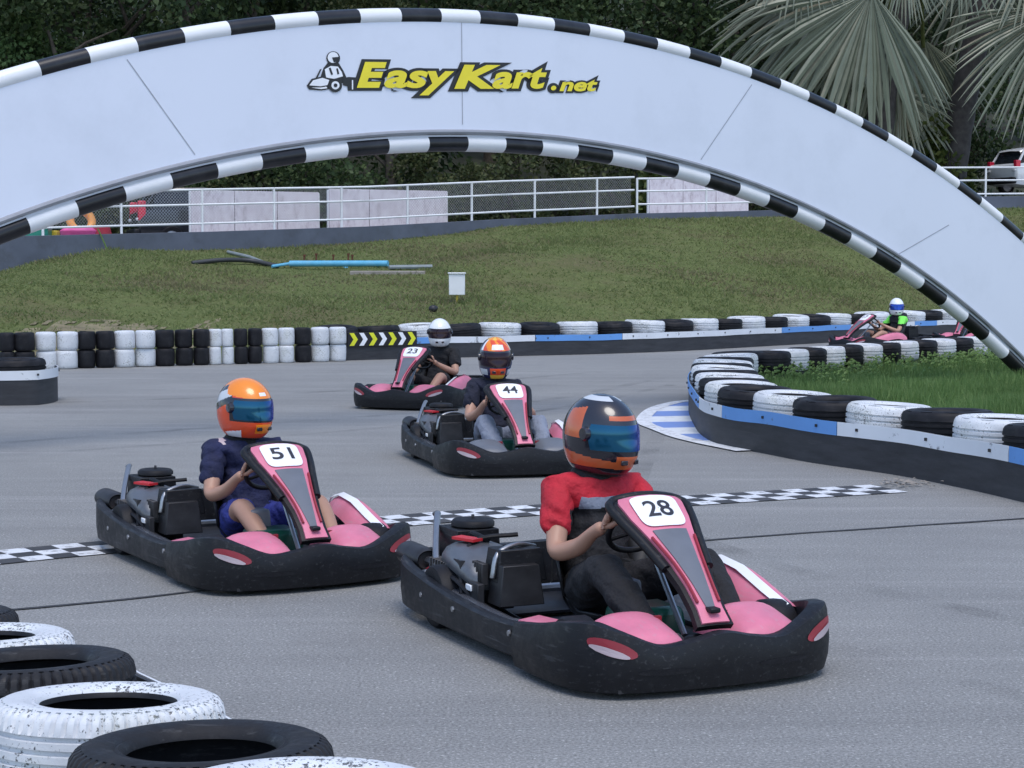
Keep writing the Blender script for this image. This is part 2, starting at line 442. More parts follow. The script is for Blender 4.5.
# ------------------------------------------------------------------ mesh building
class MB:
    def __init__(s):
        s.v, s.f, s.m, s.mats = [], [], [], []

    def mi(s, mat):
        if mat not in s.mats:
            s.mats.append(mat)
        return s.mats.index(mat)

    def add(s, verts, faces, mat):
        o = len(s.v)
        k = s.mi(mat)
        s.v += [tuple(p) for p in verts]
        s.f += [tuple(i + o for i in f) for f in faces]
        s.m += [k] * len(faces)

    def box(s, c, d, mat, rz=0.0, taper=1.0, rot=None):
        hx, hy, hz = d[0] / 2, d[1] / 2, d[2] / 2
        pts = []
        for z, t in ((-hz, 1), (hz, taper)):
            for x, y in ((-hx, -hy), (hx, -hy), (hx, hy), (-hx, hy)):
                p = Vector((x * t, y * t, z))
                if rot is not None:
                    p = rot @ p
                elif rz:
                    p = Matrix.Rotation(rz, 3, 'Z') @ p
                pts.append(p + Vector(c))
        s.add(pts, [(3, 2, 1, 0), (4, 5, 6, 7), (0, 1, 5, 4), (1, 2, 6, 5), (2, 3, 7, 6), (3, 0, 4, 7)], mat)

    def loft(s, secs, mat, closed=False, cap=False, ring=False):
        """secs: list of equally long point lists. closed: the section loops; ring: the sections loop"""
        n, k = len(secs[0]), len(secs)
        pts = [p for q in secs for p in q]
        fs = []
        for i in range(k if ring else k - 1):
            j2 = (i + 1) % k
            for j in range(n if closed else n - 1):
                fs.append((i * n + j, i * n + (j + 1) % n, j2 * n + (j + 1) % n, j2 * n + j))
        if cap:
            fs.append(tuple(reversed(range(n))))
            fs.append(tuple((k - 1) * n + j for j in range(n)))
        s.add(pts, fs, mat)

    def tube(s, path, rad, mat, n=10, cap=True):
        path = [Vector(p) for p in path]
        secs = []
        up = Vector((0, 0, 1))
        prev = None
        for i, p in enumerate(path):
            t = (path[min(i + 1, len(path) - 1)] - path[max(i - 1, 0)]).normalized()
            if prev is None:
                a = t.cross(up)
                if a.length < 1e-3:
                    a = t.cross(Vector((1, 0, 0)))
            else:
                a = prev - t * prev.dot(t)
            a.normalize()
            prev = a
            b = t.cross(a)
            r = rad[i] if isinstance(rad, (list, tuple)) else rad
            secs.append([p + a * (r * math.cos(2 * PI * j / n)) + b * (r * math.sin(2 * PI * j / n)) for j in range(n)])
        s.loft(secs, mat, closed=True, cap=cap)

    def lathe(s, prof, mat, n=32, mtx=None, closed=False):
        secs = []
        for i in range(n):
            a = 2 * PI * i / n
            sec = []
            for r, z in prof:
                p = Vector((r * math.cos(a), r * math.sin(a), z))
                sec.append(mtx @ p if mtx else p)
            secs.append(sec)
        s.loft(secs, mat, closed=closed, ring=True)

    def poly(s, pts, mat, thick=0.0, nrm=(0, 0, 1)):
        n = len(pts)
        if not thick:
            s.add(pts, [tuple(range(n))], mat)
            return
        d = Vector(nrm) * thick
        top = [Vector(p) + d for p in pts]
        s.add(list(pts) + top, [tuple(reversed(range(n))), tuple(range(n, 2 * n))] + [(i, (i + 1) % n, (i + 1) % n + n, i + n) for i in range(n)], mat)

    def build(s, name, parent=None, smooth=True, angle=40, loc=None, bevel=0.0, sub=0):
        me = bpy.data.meshes.new(name)
        me.from_pydata(s.v, [], s.f)
        for m in s.mats:
            me.materials.append(M[m])
        me.polygons.foreach_set('material_index', s.m)
        me.update()
        if smooth:
            me.polygons.foreach_set('use_smooth', [True] * len(me.polygons))
            me.set_sharp_from_angle(angle=R(angle))
        o = bpy.data.objects.new(name, me)
        COL.objects.link(o)
        if parent:
            o.parent = parent
        if loc is not None:
            o.location = loc
        if sub:
            md = o.modifiers.new('subdivision', 'SUBSURF'); md.levels = md.render_levels = sub
        if bevel:
            md = o.modifiers.new('bevel', 'BEVEL'); md.width = bevel; md.segments = 2; md.limit_method = 'ANGLE'; md.angle_limit = R(35)
        return o


def tag(o, label=None, cat=None, group=None, kind=None):
    if label:
        o['label'] = label
    if cat:
        o['category'] = cat
    if group:
        o['group'] = group
    o['kind'] = kind or 'thing'
    return o


def empty(name, loc=(0, 0, 0), rz=0.0):
    o = bpy.data.objects.new(name, None)
    o.empty_display_size = 0.2
    COL.objects.link(o)
    o.location = loc
    o.rotation_euler = (0, 0, rz)
    return o


def copy_tree(o, parent=None):
    c = o.copy()
    COL.objects.link(c)
    if parent:
        c.parent = parent
    for ch in [x for x in o.children]:
        copy_tree(ch, c)
    return c


def resample(pts, step):
    pts = [Vector(p) for p in pts]
    out, acc = [pts[0].copy()], 0.0
    for a, b in zip(pts, pts[1:]):
        L = (b - a).length
        d = step - acc
        while d <= L:
            out.append(a.lerp(b, d / L))
            d += step
        acc = L - (d - step)
    return out


def smooth_path(pts, n=8):
    """Catmull-Rom through the points"""
    P = [Vector(p) for p in pts]
    P = [P[0] * 2 - P[1]] + P + [P[-1] * 2 - P[-2]]
    out = []
    for i in range(1, len(P) - 2):
        for k in range(n):
            t = k / n
            a, b, c, d = P[i - 1], P[i], P[i + 1], P[i + 2]
            out.append(0.5 * ((2 * b) + (c - a) * t + (2 * a - 5 * b + 4 * c - d) * t * t + (3 * b - a - 3 * c + d) * t ** 3))
    out.append(P[-2])
    return out


def offset_path(pts, d):
    """to the left of the walking direction by d, level"""
    out = []
    for i, p in enumerate(pts):
        t = pts[min(i + 1, len(pts) - 1)] - pts[max(i - 1, 0)]
        t.z = 0
        t.normalize()
        out.append(p + Vector((-t.y, t.x, 0)) * d)
    return out


def lerp_tab(tab, x):
    if x <= tab[0][0]:
        return tab[0][1:]
    for a, b in zip(tab, tab[1:]):
        if x <= b[0]:
            t = (x - a[0]) / (b[0] - a[0])
            return tuple(a[i] + (b[i] - a[i]) * t for i in range(1, len(a)))
    return tab[-1][1:]


ORD = ['first', 'second', 'third', 'fourth', 'fifth', 'sixth', 'seventh', 'eighth', 'ninth', 'tenth', 'eleventh', 'twelfth', 'thirteenth', 'fourteenth', 'fifteenth', 'sixteenth',
       'seventeenth', 'eighteenth', 'nineteenth', 'twentieth', 'twenty-first', 'twenty-second', 'twenty-third', 'twenty-fourth', 'twenty-fifth', 'twenty-sixth', 'twenty-seventh', 'twenty-eighth']
_tens = {30: 'thirt', 40: 'fort', 50: 'fift'}
for _n in range(29, 60):
    _t = _n // 10 * 10
    if _n % 10 == 0:
        ORD.append(_tens[_t] + 'ieth')
    else:
        ORD.append(('twenty' if _t == 20 else _tens[_t] + 'y') + '-' + ORD[_n % 10 - 1])

# ------------------------------------------------------------------ ground, bank, hill
def xyz_tab(rows):
    out = []
    for px, py, Y in rows:
        p = A(px, py, Y)
        out.append((p.x, p.y, p.z))
    return out


TOP = xyz_tab([(-420, 288, 38.5), (-260, 284, 39.5), (0, 274, 41), (43, 262, 41.6), (107, 250.5, 42.4), (176, 251.5, 43.2), (260, 249.5, 44.4), (340, 245.5, 46), (400, 240, 47.2), (455, 234, 48.2), (500, 227.5, 48.8), (560, 224, 49.7), (633, 220, 50.5), (760, 217.5, 52), (900, 216, 54), (1000, 209, 55), (1250, 205, 58), (1700, 200, 62)])
FOOT = [(-40, 12), (-14, 25.0), (-7.75, 27.85), (-2.78, 30.8), (3.1, 34.3), (7.1, 38.7), (11, 42.5), (16, 47), (30, 52), (60, 60)]


def bank_pt(X, t):
    yf = lerp_tab(FOOT, X)[0]
    yt, zt = lerp_tab(TOP, X)
    yt = max(yt, yf + 4)
    Y = yf + (yt - yf) * t
    e = t ** 0.85
    z = zt * e + 0.02
    bumpy = math.sin(PI * min(1, max(0, t)))
    z += bumpy * (0.22 * noise.noise((X * 0.25, Y * 0.25, 3.0)) + 0.07 * noise.noise((X * 0.9, Y * 0.9, 8.0)))
    return Vector((X, Y, z))


def bank_z(X, Y):
    yf = lerp_tab(FOOT, X)[0]
    yt, zt = lerp_tab(TOP, X)
    yt = max(yt, yf + 4)
    t = (Y - yf) / (yt - yf)
    if t <= 0:
        return 0.0
    if t <= 1:
        return bank_pt(X, t).z
    d = Y - yt
    return zt + 0.05 + max(0, d - 8.5) * 0.24


mb = MB()
mb.add([(-1500, -300, -0.06), (1500, -300, -0.06), (1500, 1600, -0.06), (-1500, 1600, -0.06)], [(0, 1, 2, 3)], 'forest_floor')
tag(mb.build('ground', smooth=False), kind='structure')
mb = MB()
mb.add([(-70, -20, 0), (70, -20, 0), (70, 64, 0), (-70, 64, 0)], [(0, 1, 2, 3)], 'asphalt')
tag(mb.build('track', smooth=False), kind='structure')

mb = MB()
secs = [[bank_pt(-40 + 0.4 * i, j / 34) for j in range(35)] for i in range(251)]
secs = [[Vector((s[0].x, s[0].y, -0.05))] + s + [Vector((s[-1].x, s[-1].y + 0.6, s[-1].z - 0.02))] for s in secs]
mb.loft(secs, 'bank')
bank = tag(mb.build('grass_bank_terrain', angle=180), kind='structure')

mb = MB()
secs = []
for i in range(101):
    X = -60 + 1.4 * i
    yt, zt = lerp_tab(TOP, X)
    sec = [Vector((X, yt + 0.2, zt - 1.2)), Vector((X, yt + 0.5, zt - 0.02)), Vector((X, yt + 8.5, zt + 0.02))]
    for d in (14, 22, 34, 50, 80, 140):
        sec.append(Vector((X, yt + d, zt + (d - 8.5) * 0.24 + noise.noise((X * 0.1, d * 0.1, 1)) * 0.5)))
    secs.append(sec)
mb.loft(secs, 'forest_floor')
tag(mb.build('forest_hill', angle=180), kind='structure')
mb = MB()
secs = []
for i in range(101):
    X = -60 + 1.4 * i
    yt, zt = lerp_tab(TOP, X)
    secs.append([Vector((X, yt + 0.75, zt + 0.03)), Vector((X, yt + 7.0, zt + 0.045))])
mb.loft(secs, 'road_back')
tag(mb.build('service_road', angle=180), kind='structure')

# grass blades on the bank
mb = MB()
rg = random.Random(3)
NB = 185000
for _ in range(NB):
    X = rg.uniform(-19, 22)
    t = rg.uniform(0.0, 1.0)
    p = bank_pt(X, t)
    if abs(p.x) > p.y * 0.40:
        continue
    dens = noise.noise((p.x * 0.35, p.y * 0.35, 5.0)) + 0.5 * noise.noise((p.x * 1.2, p.y * 1.2, 9.0))
    dry = noise.noise((p.x * 0.22 + 4, p.y * 0.3, 2.0))
    if rg.random() > 0.80 + dens * 0.7 - (0.55 if t < .22 + .05 * dens and -8.5 < p.x < -5.3 else 0):
        continue
    h = rg.uniform(0.025, 0.06) * (1.0 + 0.9 * max(0, dens)) * (1.25 if t > 0.95 else 1)
    a = rg.uniform(0, PI)
    w = rg.uniform(0.012, 0.028)
    dx, dy = math.cos(a) * w, math.sin(a) * w
    ln = (rg.uniform(-0.09, 0.09), rg.uniform(-0.09, 0.09))
    mb.add([(p.x - dx, p.y - dy, p.z - 0.01), (p.x + dx, p.y + dy, p.z - 0.01), (p.x + ln[0], p.y + ln[1], p.z + h)], [(0, 1, 2)], 'grass_dry' if dry + rg.gauss(0, .2) > .28 else 'grass_bank')
tag(mb.build('bank_grass', smooth=False), 'short olive grass covering the bank below the white fence', 'grass', kind='stuff')

mb = MB()
nx, nt_ = 44, 14
for i in range(nx):
    for j in range(nt_):
        X, t = -8.9 + 3.9 * i / nx, 0.04 + 0.24 * j / nt_
        e = ((i - nx / 2) / (nx / 2)) ** 2 + ((j - nt_ * .35) / (nt_ * .6)) ** 2
        if e + .7 * noise.noise((X * 1.4, t * 30, 3)) + .9 * rg.random() > 1.0:
            continue
        dX, dt = 3.9 / nx, 0.24 / nt_
        q = [bank_pt(X, t), bank_pt(X + dX, t), bank_pt(X + dX, t + dt), bank_pt(X, t + dt)]
        mb.add([(p.x, p.y, p.z + .015) for p in q], [(0, 1, 2, 3)], 'bare_soil')
tag(mb.build('bare_soil', smooth=True, angle=180), kind='structure')

# ------------------------------------------------------------------ road markings
def bez_line(u):
    """centre of the start line, through four points of it"""
    P = [G(-70, 565), G(0, 558), G(88, 549.5), G(470, 515.5), G(700, 500.5), G(905, 488)]
    return P


lp = smooth_path(bez_line(0), 12)
cell = 0.152
cen = resample(lp, cell)
mb = MB()
rows = [offset_path(cen, (k - 1.5) * cell) for k in range(4)]
for i in range(len(cen) - 1):
    for k in range(3):
        mt = 'line_white' if (i + k) % 2 else 'line_black'
        q = [rows[k][i], rows[k][i + 1], rows[k + 1][i + 1], rows[k + 1][i]]
        mb.add([(p.x, p.y, 0.006) for p in q], [(0, 1, 2, 3)], mt)
tag(mb.build('finish_line_marking', smooth=False), kind='structure')

mb = MB()
jp = smooth_path([G(-60, 617), G(0, 611.5), G(120, 600.5), G(215, 590), G(430, 568), G(700, 541.5), G(850, 530.5), G(1024, 519), G(1120, 513)], 14)
l1 = [p + Vector((0, 0.018 + 0.012 * noise.noise((p.x * 3, 0, 0)), 0)) for p in jp]
l2 = [p - Vector((0, 0.018 + 0.012 * noise.noise((p.x * 3, 7, 0)), 0)) for p in jp]
mb.loft([[(a.x, a.y, 0.005), (b.x, b.y, 0.005)] for a, b in zip(l2, l1)], 'tar')
tag(mb.build('asphalt_joint', smooth=False), kind='structure')

for k, (pp, wd) in enumerate([([(-40, 446), (180, 430), (400, 414), (560, 398), (660, 378)], .16), ([(-40, 458), (160, 445), (380, 428), (560, 408), (672, 385)], .13), ([(-40, 405), (200, 398), (420, 386), (600, 372)], .2),
                             ([(660, 430), (640, 500), (760, 560), (1100, 640)], .15), ([(600, 420), (560, 500), (700, 600), (1100, 720)], .14)]):
    sp_ = smooth_path([G(*q) for q in pp], 14)
    q1, q2 = offset_path(sp_, wd / 2), offset_path(sp_, -wd / 2)
    mb = MB()
    mb.loft([[(q.x, q.y, 0.0025), (r_.x, r_.y, 0.0025)] for q, r_ in zip(q1, q2)], 'skid')
    tag(mb.build('tyre_mark', smooth=False), kind='structure')

ko = [G(*p) for p in [(706, 399), (691.6, 401), (673, 403), (652, 409), (641, 418), (642, 424.5), (655, 430), (673, 437), (696, 443), (720, 448), (740, 452)]]
kos = smooth_path(ko, 5)
mb = MB()
mb.poly([(p.x, p.y, 0.008) for p in kos] + [tuple(G(760, 436, 0.008)), tuple(G(745, 412, 0.008))], 'kerb')
tag(mb.build('painted_kerb', smooth=False), kind='structure')
mb = MB()
ki = offset_path(kos, -0.04)
ko2 = offset_path(kos, 0.11)
mb.loft([[(a.x, a.y, 0.012), (b.x, b.y, 0.012)] for a, b in zip(ki, ko2)], 'line_white')
tag(mb.build('kerb_edge_line', smooth=False), kind='structure')

# ------------------------------------------------------------------ tyres
def tyre_prof(Rr, w, rb, grooves=True):
    h = w / 2
    half = [(rb, h * 0.70), (rb + 0.004, h * 0.84), (rb + 0.016, h * 0.93), (rb + 0.024, h * 0.90), (rb + 0.03, h * 0.955), (rb + (Rr - rb) * .45, h * 1.02), (rb + (Rr - rb) * .62, h * 1.025), (Rr - 0.036, h * 0.985), (Rr - 0.031, h * 0.955), (Rr - 0.018, h * 0.90), (Rr - 0.006, h * 0.74), (Rr - 0.001, h * 0.52)]
    pr = [(r, -z) for r, z in half]
    if grooves:
        for gz in (-0.34, 0.0, 0.34):
            pr += [(Rr, (gz - 0.08) * h), (Rr - 0.011, (gz - 0.05) * h), (Rr - 0.011, (gz + 0.05) * h), (Rr, (gz + 0.08) * h)]
    pr += list(reversed(half)) + [(Rr - 0.035, h * 0.5), (Rr - 0.035, -h * 0.5)]
    return pr


def tyre_mesh(Rr, w, rb, mat, n=36, sipes=False, wob=0.0, seed=0):
    m = MB()
    pr = tyre_prof(Rr, w, rb)
    secs = []
    for i in range(n):
        a = 2 * PI * i / n
        k = 1 + wob * math.sin(2 * a + seed)
        sec = []
        for r, z in pr:
            if sipes and i % 4 == 0 and r > Rr - 0.033 and abs(z) > 0.45 * w / 2 and r < Rr + 0.01:
                r -= 0.012
            sec.append((r * k * math.cos(a), r * k * math.sin(a), z))
        secs.append(sec)
    m.loft(secs, mat, closed=True, ring=True)
    if mat == 'rubber_white':
        # only the outside was painted
        k = m.mi('rubber')
        npf = len(pr)
        for q in range(len(m.f)):
            if q % npf >= npf - 4 or q % npf == 0:
                m.m[q] = k
    return m


def proto(m, name, **kw):
    o = m.build(name, **kw)
    me = o.data
    bpy.data.objects.remove(o)
    return me


ME_T = {c: [proto(tyre_mesh(0.35, 0.25, 0.200, 'rubber' if c == 'black' else 'rubber_white', 40, True, 0.012, s), 'tyre') for s in range(3)] for c in ('black', 'white')}
ME_N = {c: [proto(tyre_mesh(0.312, 0.205, 0.178, 'rubber_near' if c == 'black' else 'rubber_white', 240, True, 0.008, s), 'tyre') for s in range(2)] for c in ('black', 'white')}


def kart_tyre_mesh(mat, seed):
    m = MB()
    Rr, h, rb = 0.166, 0.142, 0.068
    pr = [(rb, -h * 0.8), (rb + 0.02, -h * 0.95), (Rr - 0.05, -h), (Rr - 0.02, -h * 0.97), (Rr - 0.004, -h * 0.86), (Rr, -h * 0.6), (Rr + 0.003, 0), (Rr, h * 0.6), (Rr - 0.004, h * 0.86), (Rr - 0.02, h * 0.97), (Rr - 0.05, h), (rb + 0.02, h * 0.95), (rb, h * 0.8), (Rr - 0.03, h * 0.5), (Rr - 0.03, -h * 0.5)]
    rr = random.Random(seed)
    secs = []
    for i in range(26):
        a = 2 * PI * i / 26
        k = 1 + 0.02 * math.sin(2 * a + seed) + rr.uniform(-.006, .006)
        secs.append([(r * k * math.cos(a), r * k * math.sin(a), z) for r, z in pr])
    m.loft(secs, mat, closed=True, ring=True)
    return m


ME_K = {c: [proto(kart_tyre_mesh('rubber' if c == 'black' else 'rubber_white', s), 'tyre') for s in range(3)] for c in ('black', 'white')}
rt = random.Random(11)


def put_tyre(name, lib, colour, loc, tilt=0.03, label=None, group=None):
    o = bpy.data.objects.new(name, rt.choice(lib[colour]))
    COL.objects.link(o)
    o.location = loc
    o.rotation_euler = (rt.uniform(-tilt, tilt), rt.uniform(-tilt, tilt), rt.uniform(0, 6.28))
    tag(o, label, 'tyre', group)
    return o


def pix_of(p):
    v = Vector(p) - Vector((0, 0, CAMZ))
    yc = v.y * _cp - v.z * _sp
    zc = v.y * _sp + v.z * _cp
    return W / 2 + F * v.x / yc, H / 2 - F * zc / yc


# ------------------------------------------------------------------ belt barriers
def barrier(name, label, path, inward, colour_of, top=0.36, base=0.0):
    """a rubber belt standing on edge along the path, with a painted strip bolted along its upper edge"""
    root = empty(name, path[0])
    tag(root, label, 'barrier')
    off = -Vector(path[0])
    pts = resample(path, 0.12)
    outw = offset_path(pts, -inward * 0.014)

    def sect(p, q, z0, z1, lean=0.0):
        return [Vector((p.x, p.y, z0)) + off, Vector((q.x, q.y, z0)) + off, Vector((q.x, q.y, (z0 + z1) / 2)) + off, Vector((q.x, q.y, z1)) + off, Vector((p.x, p.y, z1)) + off]

    m = MB()
    wv = [0.006 * noise.noise((p.x * 1.5, p.y * 1.5, 2)) for p in pts]
    m.loft([sect(a, b, base, top - 0.004 + 3 * w_) for a, b, w_ in zip(pts, outw, wv)], 'belt', closed=True, cap=True)
    m.build('belt', root, angle=50)
    s0 = offset_path(pts, -inward * 0.016)
    s1 = offset_path(pts, -inward * 0.024)
    cl = [colour_of(q, p) for q, p in enumerate(pts)]
    k, i = 0, 0
    while i < len(pts) - 1:
        j = i + 1
        while j < len(pts) - 1 and cl[j] == cl[i] and j - i < 40:
            j += 1
        m = MB()
        c = cl[i]
        idx = list(range(i, j + 1))
        if c:
            secs = [sect(s0[q], s1[q], top - 0.108 + 2 * wv[q], top + 2 * wv[q]) for q in idx]
            if j < len(pts) - 1:
                secs[-1] = [x.lerp(y, 0.9) for x, y in zip(secs[-2], secs[-1])]
            m.loft(secs, 'strip_' + c, closed=True, cap=True)
            for q in idx[2::7]:
                cpt = s1[q] + off
                m.box((cpt.x, cpt.y, top - 0.05), (0.022, 0.022, 0.022), 'metal_dark', rz=0.6)
            m.build('painted_strip', root, angle=50)
        i, k = j, k + 1
    return root


# island barrier: near edge and hairpin
isl = smooth_path([G(*p) for p in [(1250, 560), (1120, 525), (1024, 502), (968, 489), (897, 475), (815, 463), (765, 453.5), (721, 445), (703, 436), (695, 425), (690, 413), (691, 404), (698, 396), (712, 390)]], 10)


def isl_colour(i, p):
    x = pix_of((p.x, p.y, .3))[0]
    if p.y > G(700, 435).y:
        return 'blue'
    return 'blue' if x > 1015 else 'white' if x > 842 else 'blue' if x > 726 else 'white'


def far_colour(i, p):
    x = pix_of((p.x, p.y, .3))[0]
    for lim, c in ((412, None), (430, 'blue'), (532, 'white'), (617, 'blue'), (778, 'white'), (850, 'blue'), (912, 'white'), (935, 'blue'), (990, 'white')):
        if x < lim:
            return c
    return 'blue'


barrier('belt_barrier', 'grey belt barrier with blue and white strip curving round the infield grass', isl, -1, isl_colour)
tc = resample(offset_path(isl, -0.355), 0.675)
row = []
for i, p in enumerate(tc):
    px, py = pix_of((p.x, p.y, 0.5))
    if px > 1130:
        continue
    row.append((i, p))
start = 0 if True else 1
vis = [q for q in row if pix_of((q[1].x, q[1].y, .5))[0] < 1040]
for n_, (i, p) in enumerate(row):
    c = 'black' if i % 2 == 0 else 'white'
    put_tyre('barrier_tyre', ME_T, 'black', (p.x, p.y, 0.11), 0.01, 'unpainted lower tyre behind the belt under the island edge, number %s from the right' % ORD[n_], 'lower tyres inside the island barrier')
    k = n_
    put_tyre('barrier_tyre', ME_T, c, (p.x, p.y, 0.372), 0.04, '%s big tyre, %s from the right on top of the curved infield belt barrier' % (c, ORD[k]), 'tyres topping the infield barrier')

# far row of small tyres on the infield, two high
fr = resample([G(770, 392), G(800, 388), G(840, 383.5), G(900, 377.5), G(973, 371), G(1080, 364)], 0.53)
pat = ['black', 'white', 'black', 'white', 'black', 'white']
for n_, p in enumerate(fr):
    if pix_of(p)[0] > 1075:
        break
    c = 'white' if n_ % 2 else 'black'
    o = put_tyre('small_tyre', ME_T, 'black', (p.x, p.y, 0.125), 0.02, 'plain black lower small tyre, %s from the left under the back row of the infield' % ORD[n_], 'small tyres along the back of the infield')
    o.scale = (.75, .75, 1.0)
    o = put_tyre('small_tyre', ME_T, c, (p.x, p.y, 0.380), 0.03, '%s small tyre, %s from the left in the top row behind infield grass' % (c, ORD[n_]), 'small tyres along the back of the infield')
    o.scale = (.76, .76, 1.04)

# far barrier below the bank
far = smooth_path([G(345, 360.5), G(420, 358.5), G(520, 356), G(600, 354), G(680, 351), G(770, 346), G(850, 341.5), G(985, 334), G(1150, 328)], 10)
barrier('belt_barrier', 'far dark belt barrier with blue and white strip at foot of grass bank', far, 1, far_colour)
tf = resample(offset_path(far, 0.39), 0.775)
for n_, p in enumerate(tf):
    if pix_of(p)[0] > 1120:
        break
    c = 'black' if n_ % 2 else 'white'
    if n_ < 2:
        c = 'black'
    put_tyre('barrier_tyre', ME_T, 'black', (p.x, p.y, 0.133), 0.01, 'lower black tyre hidden behind the far belt, %s from its left end' % ORD[n_], 'lower tyres inside the far barrier')
    o = put_tyre('barrier_tyre', ME_T, c, (p.x, p.y, 0.435 if c == 'white' else 0.415), 0.07, '%s big tyre, %s from left on the far belt barrier below the bank' % (c, ORD[n_]), 'tyres topping the far barrier')
    o.scale = (1.1, 1.1, 1.12)

# chevron board on its left end
ca, cb = G(346.5, 360.4), G(415.5, 358.6)
dirc = (cb - ca).normalized()
root = empty('chevron_board', ca - Vector((-dirc.y, dirc.x, 0)) * 0.05, math.atan2(dirc.y, dirc.x))
tag(root, 'black board of yellow and white chevron arrows on the far barrier', 'sign')
L = (cb - ca).length
m = MB()
m.box((L / 2, 0, 0.352), (L, 0.018, 0.245), 'sign_black')
m.build('board', root, bevel=0.003)
m = MB()
cw = L / 7.15
for k in range(7):
    x0 = 0.03 + k * cw
    z0, z1, zm, d, wd = 0.245, 0.46, 0.352, cw * 0.5, cw * 0.46
    for (a, b) in ((z0, zm), (zm, z1)):
        if a == z0:
            q = [(x0, z0), (x0 + wd, z0), (x0 + wd + d * .8, zm), (x0 + d * .8, zm)]
        else:
            q = [(x0 + d * .8, zm), (x0 + wd + d * .8, zm), (x0 + wd, z1), (x0, z1)]
        m.poly([(x, -0.0125, z) for x, z in q], 'chev_yellow' if k % 2 == 0 else 'white_plastic')
m.build('chevron_arrows', root, smooth=False)

# left tyre wall: kart tyres two high
cols = 'BBWWBBWWBBBWWBBWWBWW'
bx = [0, 45, 105, 165, 228, 280, 335, 395, 455, 512, 565, 612, 650, 685, 725, 767, 815, 862, 910, 965, 1015]
for k in range(-3, 20):
    if k < 0:
        x0, x1, c = k * 17, (k + 1) * 17, 'W' if k < -1 else 'B'
    else:
        x0, x1, c = bx[k] / 2.926, bx[k + 1] / 2.926, cols[k]
    xm = (x0 + x1) / 2
    yb = 370.5 - xm * (9.5 / 347)
    p = G(xm, yb)
    s = F / p.y
    sc = (x1 - x0) / s / 0.332
    col = 'white' if c == 'W' else 'black'
    for lev in (0, 1):
        if k < 0:
            continue
        lab = '%s tyre, %s row of the two-high wall, %s stack from the left' % (col, ['lower', 'upper'][lev], ORD[k])
        o = put_tyre('kart_tyre', ME_K, col, (p.x + rt.uniform(-.01, .01), p.y + rt.uniform(-.02, .02), 0.144 + lev * 0.287), 0.02, lab, 'kart tyres stacked in the wall left of the chevron board')
        o.scale = (sc * 0.985, sc * 0.985, 1.0)

# near end of another barrier at the left edge
lb = [Vector((-5.50, 21.6, 0)), Vector((-5.40, 21.3, 0)), Vector((-5.36, 20.95, 0)), Vector((-5.40, 20.66, 0)), Vector((-5.55, 20.5, 0)), Vector((-6.4, 20.42, 0)), Vector((-8.7, 20.2, 0))]
lb = smooth_path(lb, 8)
barrier('belt_barrier', 'dark belt barrier end with white strip at left edge of the track', lb, -1, lambda i, p: 'white', top=0.40)
for n_, x in enumerate((-5.77, -6.48, -7.19)):
    put_tyre('barrier_tyre', ME_T, 'black', (x, 20.86 - n_ * 0.03, 0.133), 0.01, 'lower black tyre hidden in the short barrier at left edge, %s from its end' % ORD[n_], 'tyres of the short left barrier')
    put_tyre('barrier_tyre', ME_T, 'black', (x, 20.86 - n_ * 0.03, 0.39), 0.02, 'upper black tyre of the short barrier at left edge, %s from its end' % ORD[n_], 'tyres of the short left barrier')

# nearest tyres at lower left
near = [(-0.42, 3.60, 0.545, 'white', 'white tyre at the bottom edge, nearest of the foreground tyres'),
        (-0.735, 4.2, 0.474, 'black', 'black tyre in front of the chipped white tyre at lower left'),
        (-1.095, 4.81, 0.434, 'white', 'chipped white painted tyre between the two large black foreground tyres'),
        (-1.452, 5.36, 0.418, 'black', 'black foreground tyre at left edge behind the chipped white tyre'),
        (-1.78, 5.94, 0.375, 'white', 'white foreground tyre cut by the left edge behind a black tyre'),
        (-2.13, 6.52, 0.34, 'black', 'black tyre barely showing at left edge, farthest of the foreground tyres')]
for (X, Y, zt, c, lab) in near:
    o = put_tyre('foreground_tyre', ME_N, c, (X, Y, zt - 0.104), 0.02, lab, 'foreground tyres at lower left')
    o.rotation_euler[0] -= 0.075
    o.rotation_euler[2] *= 0.02
    zb = zt - 0.207
    o = put_tyre('foreground_tyre', ME_N, 'white' if c == 'white' else 'black', (X + 0.01, Y + 0.01, zb / 2 - 0.004), 0.0, 'lower ' + c + ' tyre under the ' + ' '.join(lab.split()[:9]), 'foreground tyres at lower left')
    o.scale = (1, 1, zb / 0.213)
nb = [Vector((x, y, 0)) for x, y in [(-1.3, 5.78), (-1.16, 5.53), (-0.795, 4.98), (-0.436, 4.37), (-0.13, 3.77), (0.1, 3.3)]]
barrier('belt_barrier', 'white edged belt barrier showing between the foreground tyres', smooth_path(nb, 8), -1, lambda i, p: 'white', top=0.32)

# ------------------------------------------------------------------ infield
poly = [(p.x, p.y) for p in offset_path(isl, -0.3)] + [(p.x, p.y) for p in fr] + [(12, 27.5), (12, 12)]


def inside(x, y):
    c = False
    j = len(poly) - 1
    for i in range(len(poly)):
        xi, yi = poly[i]
        xj, yj = poly[j]
        if (yi > y) != (yj > y) and x < (xj - xi) * (y - yi) / (yj - yi) + xi:
            c = not c
        j = i
    return c


def inf_z(x, y):
    return 0.10 + 0.05 * noise.noise((x * .6, y * .6, 0))


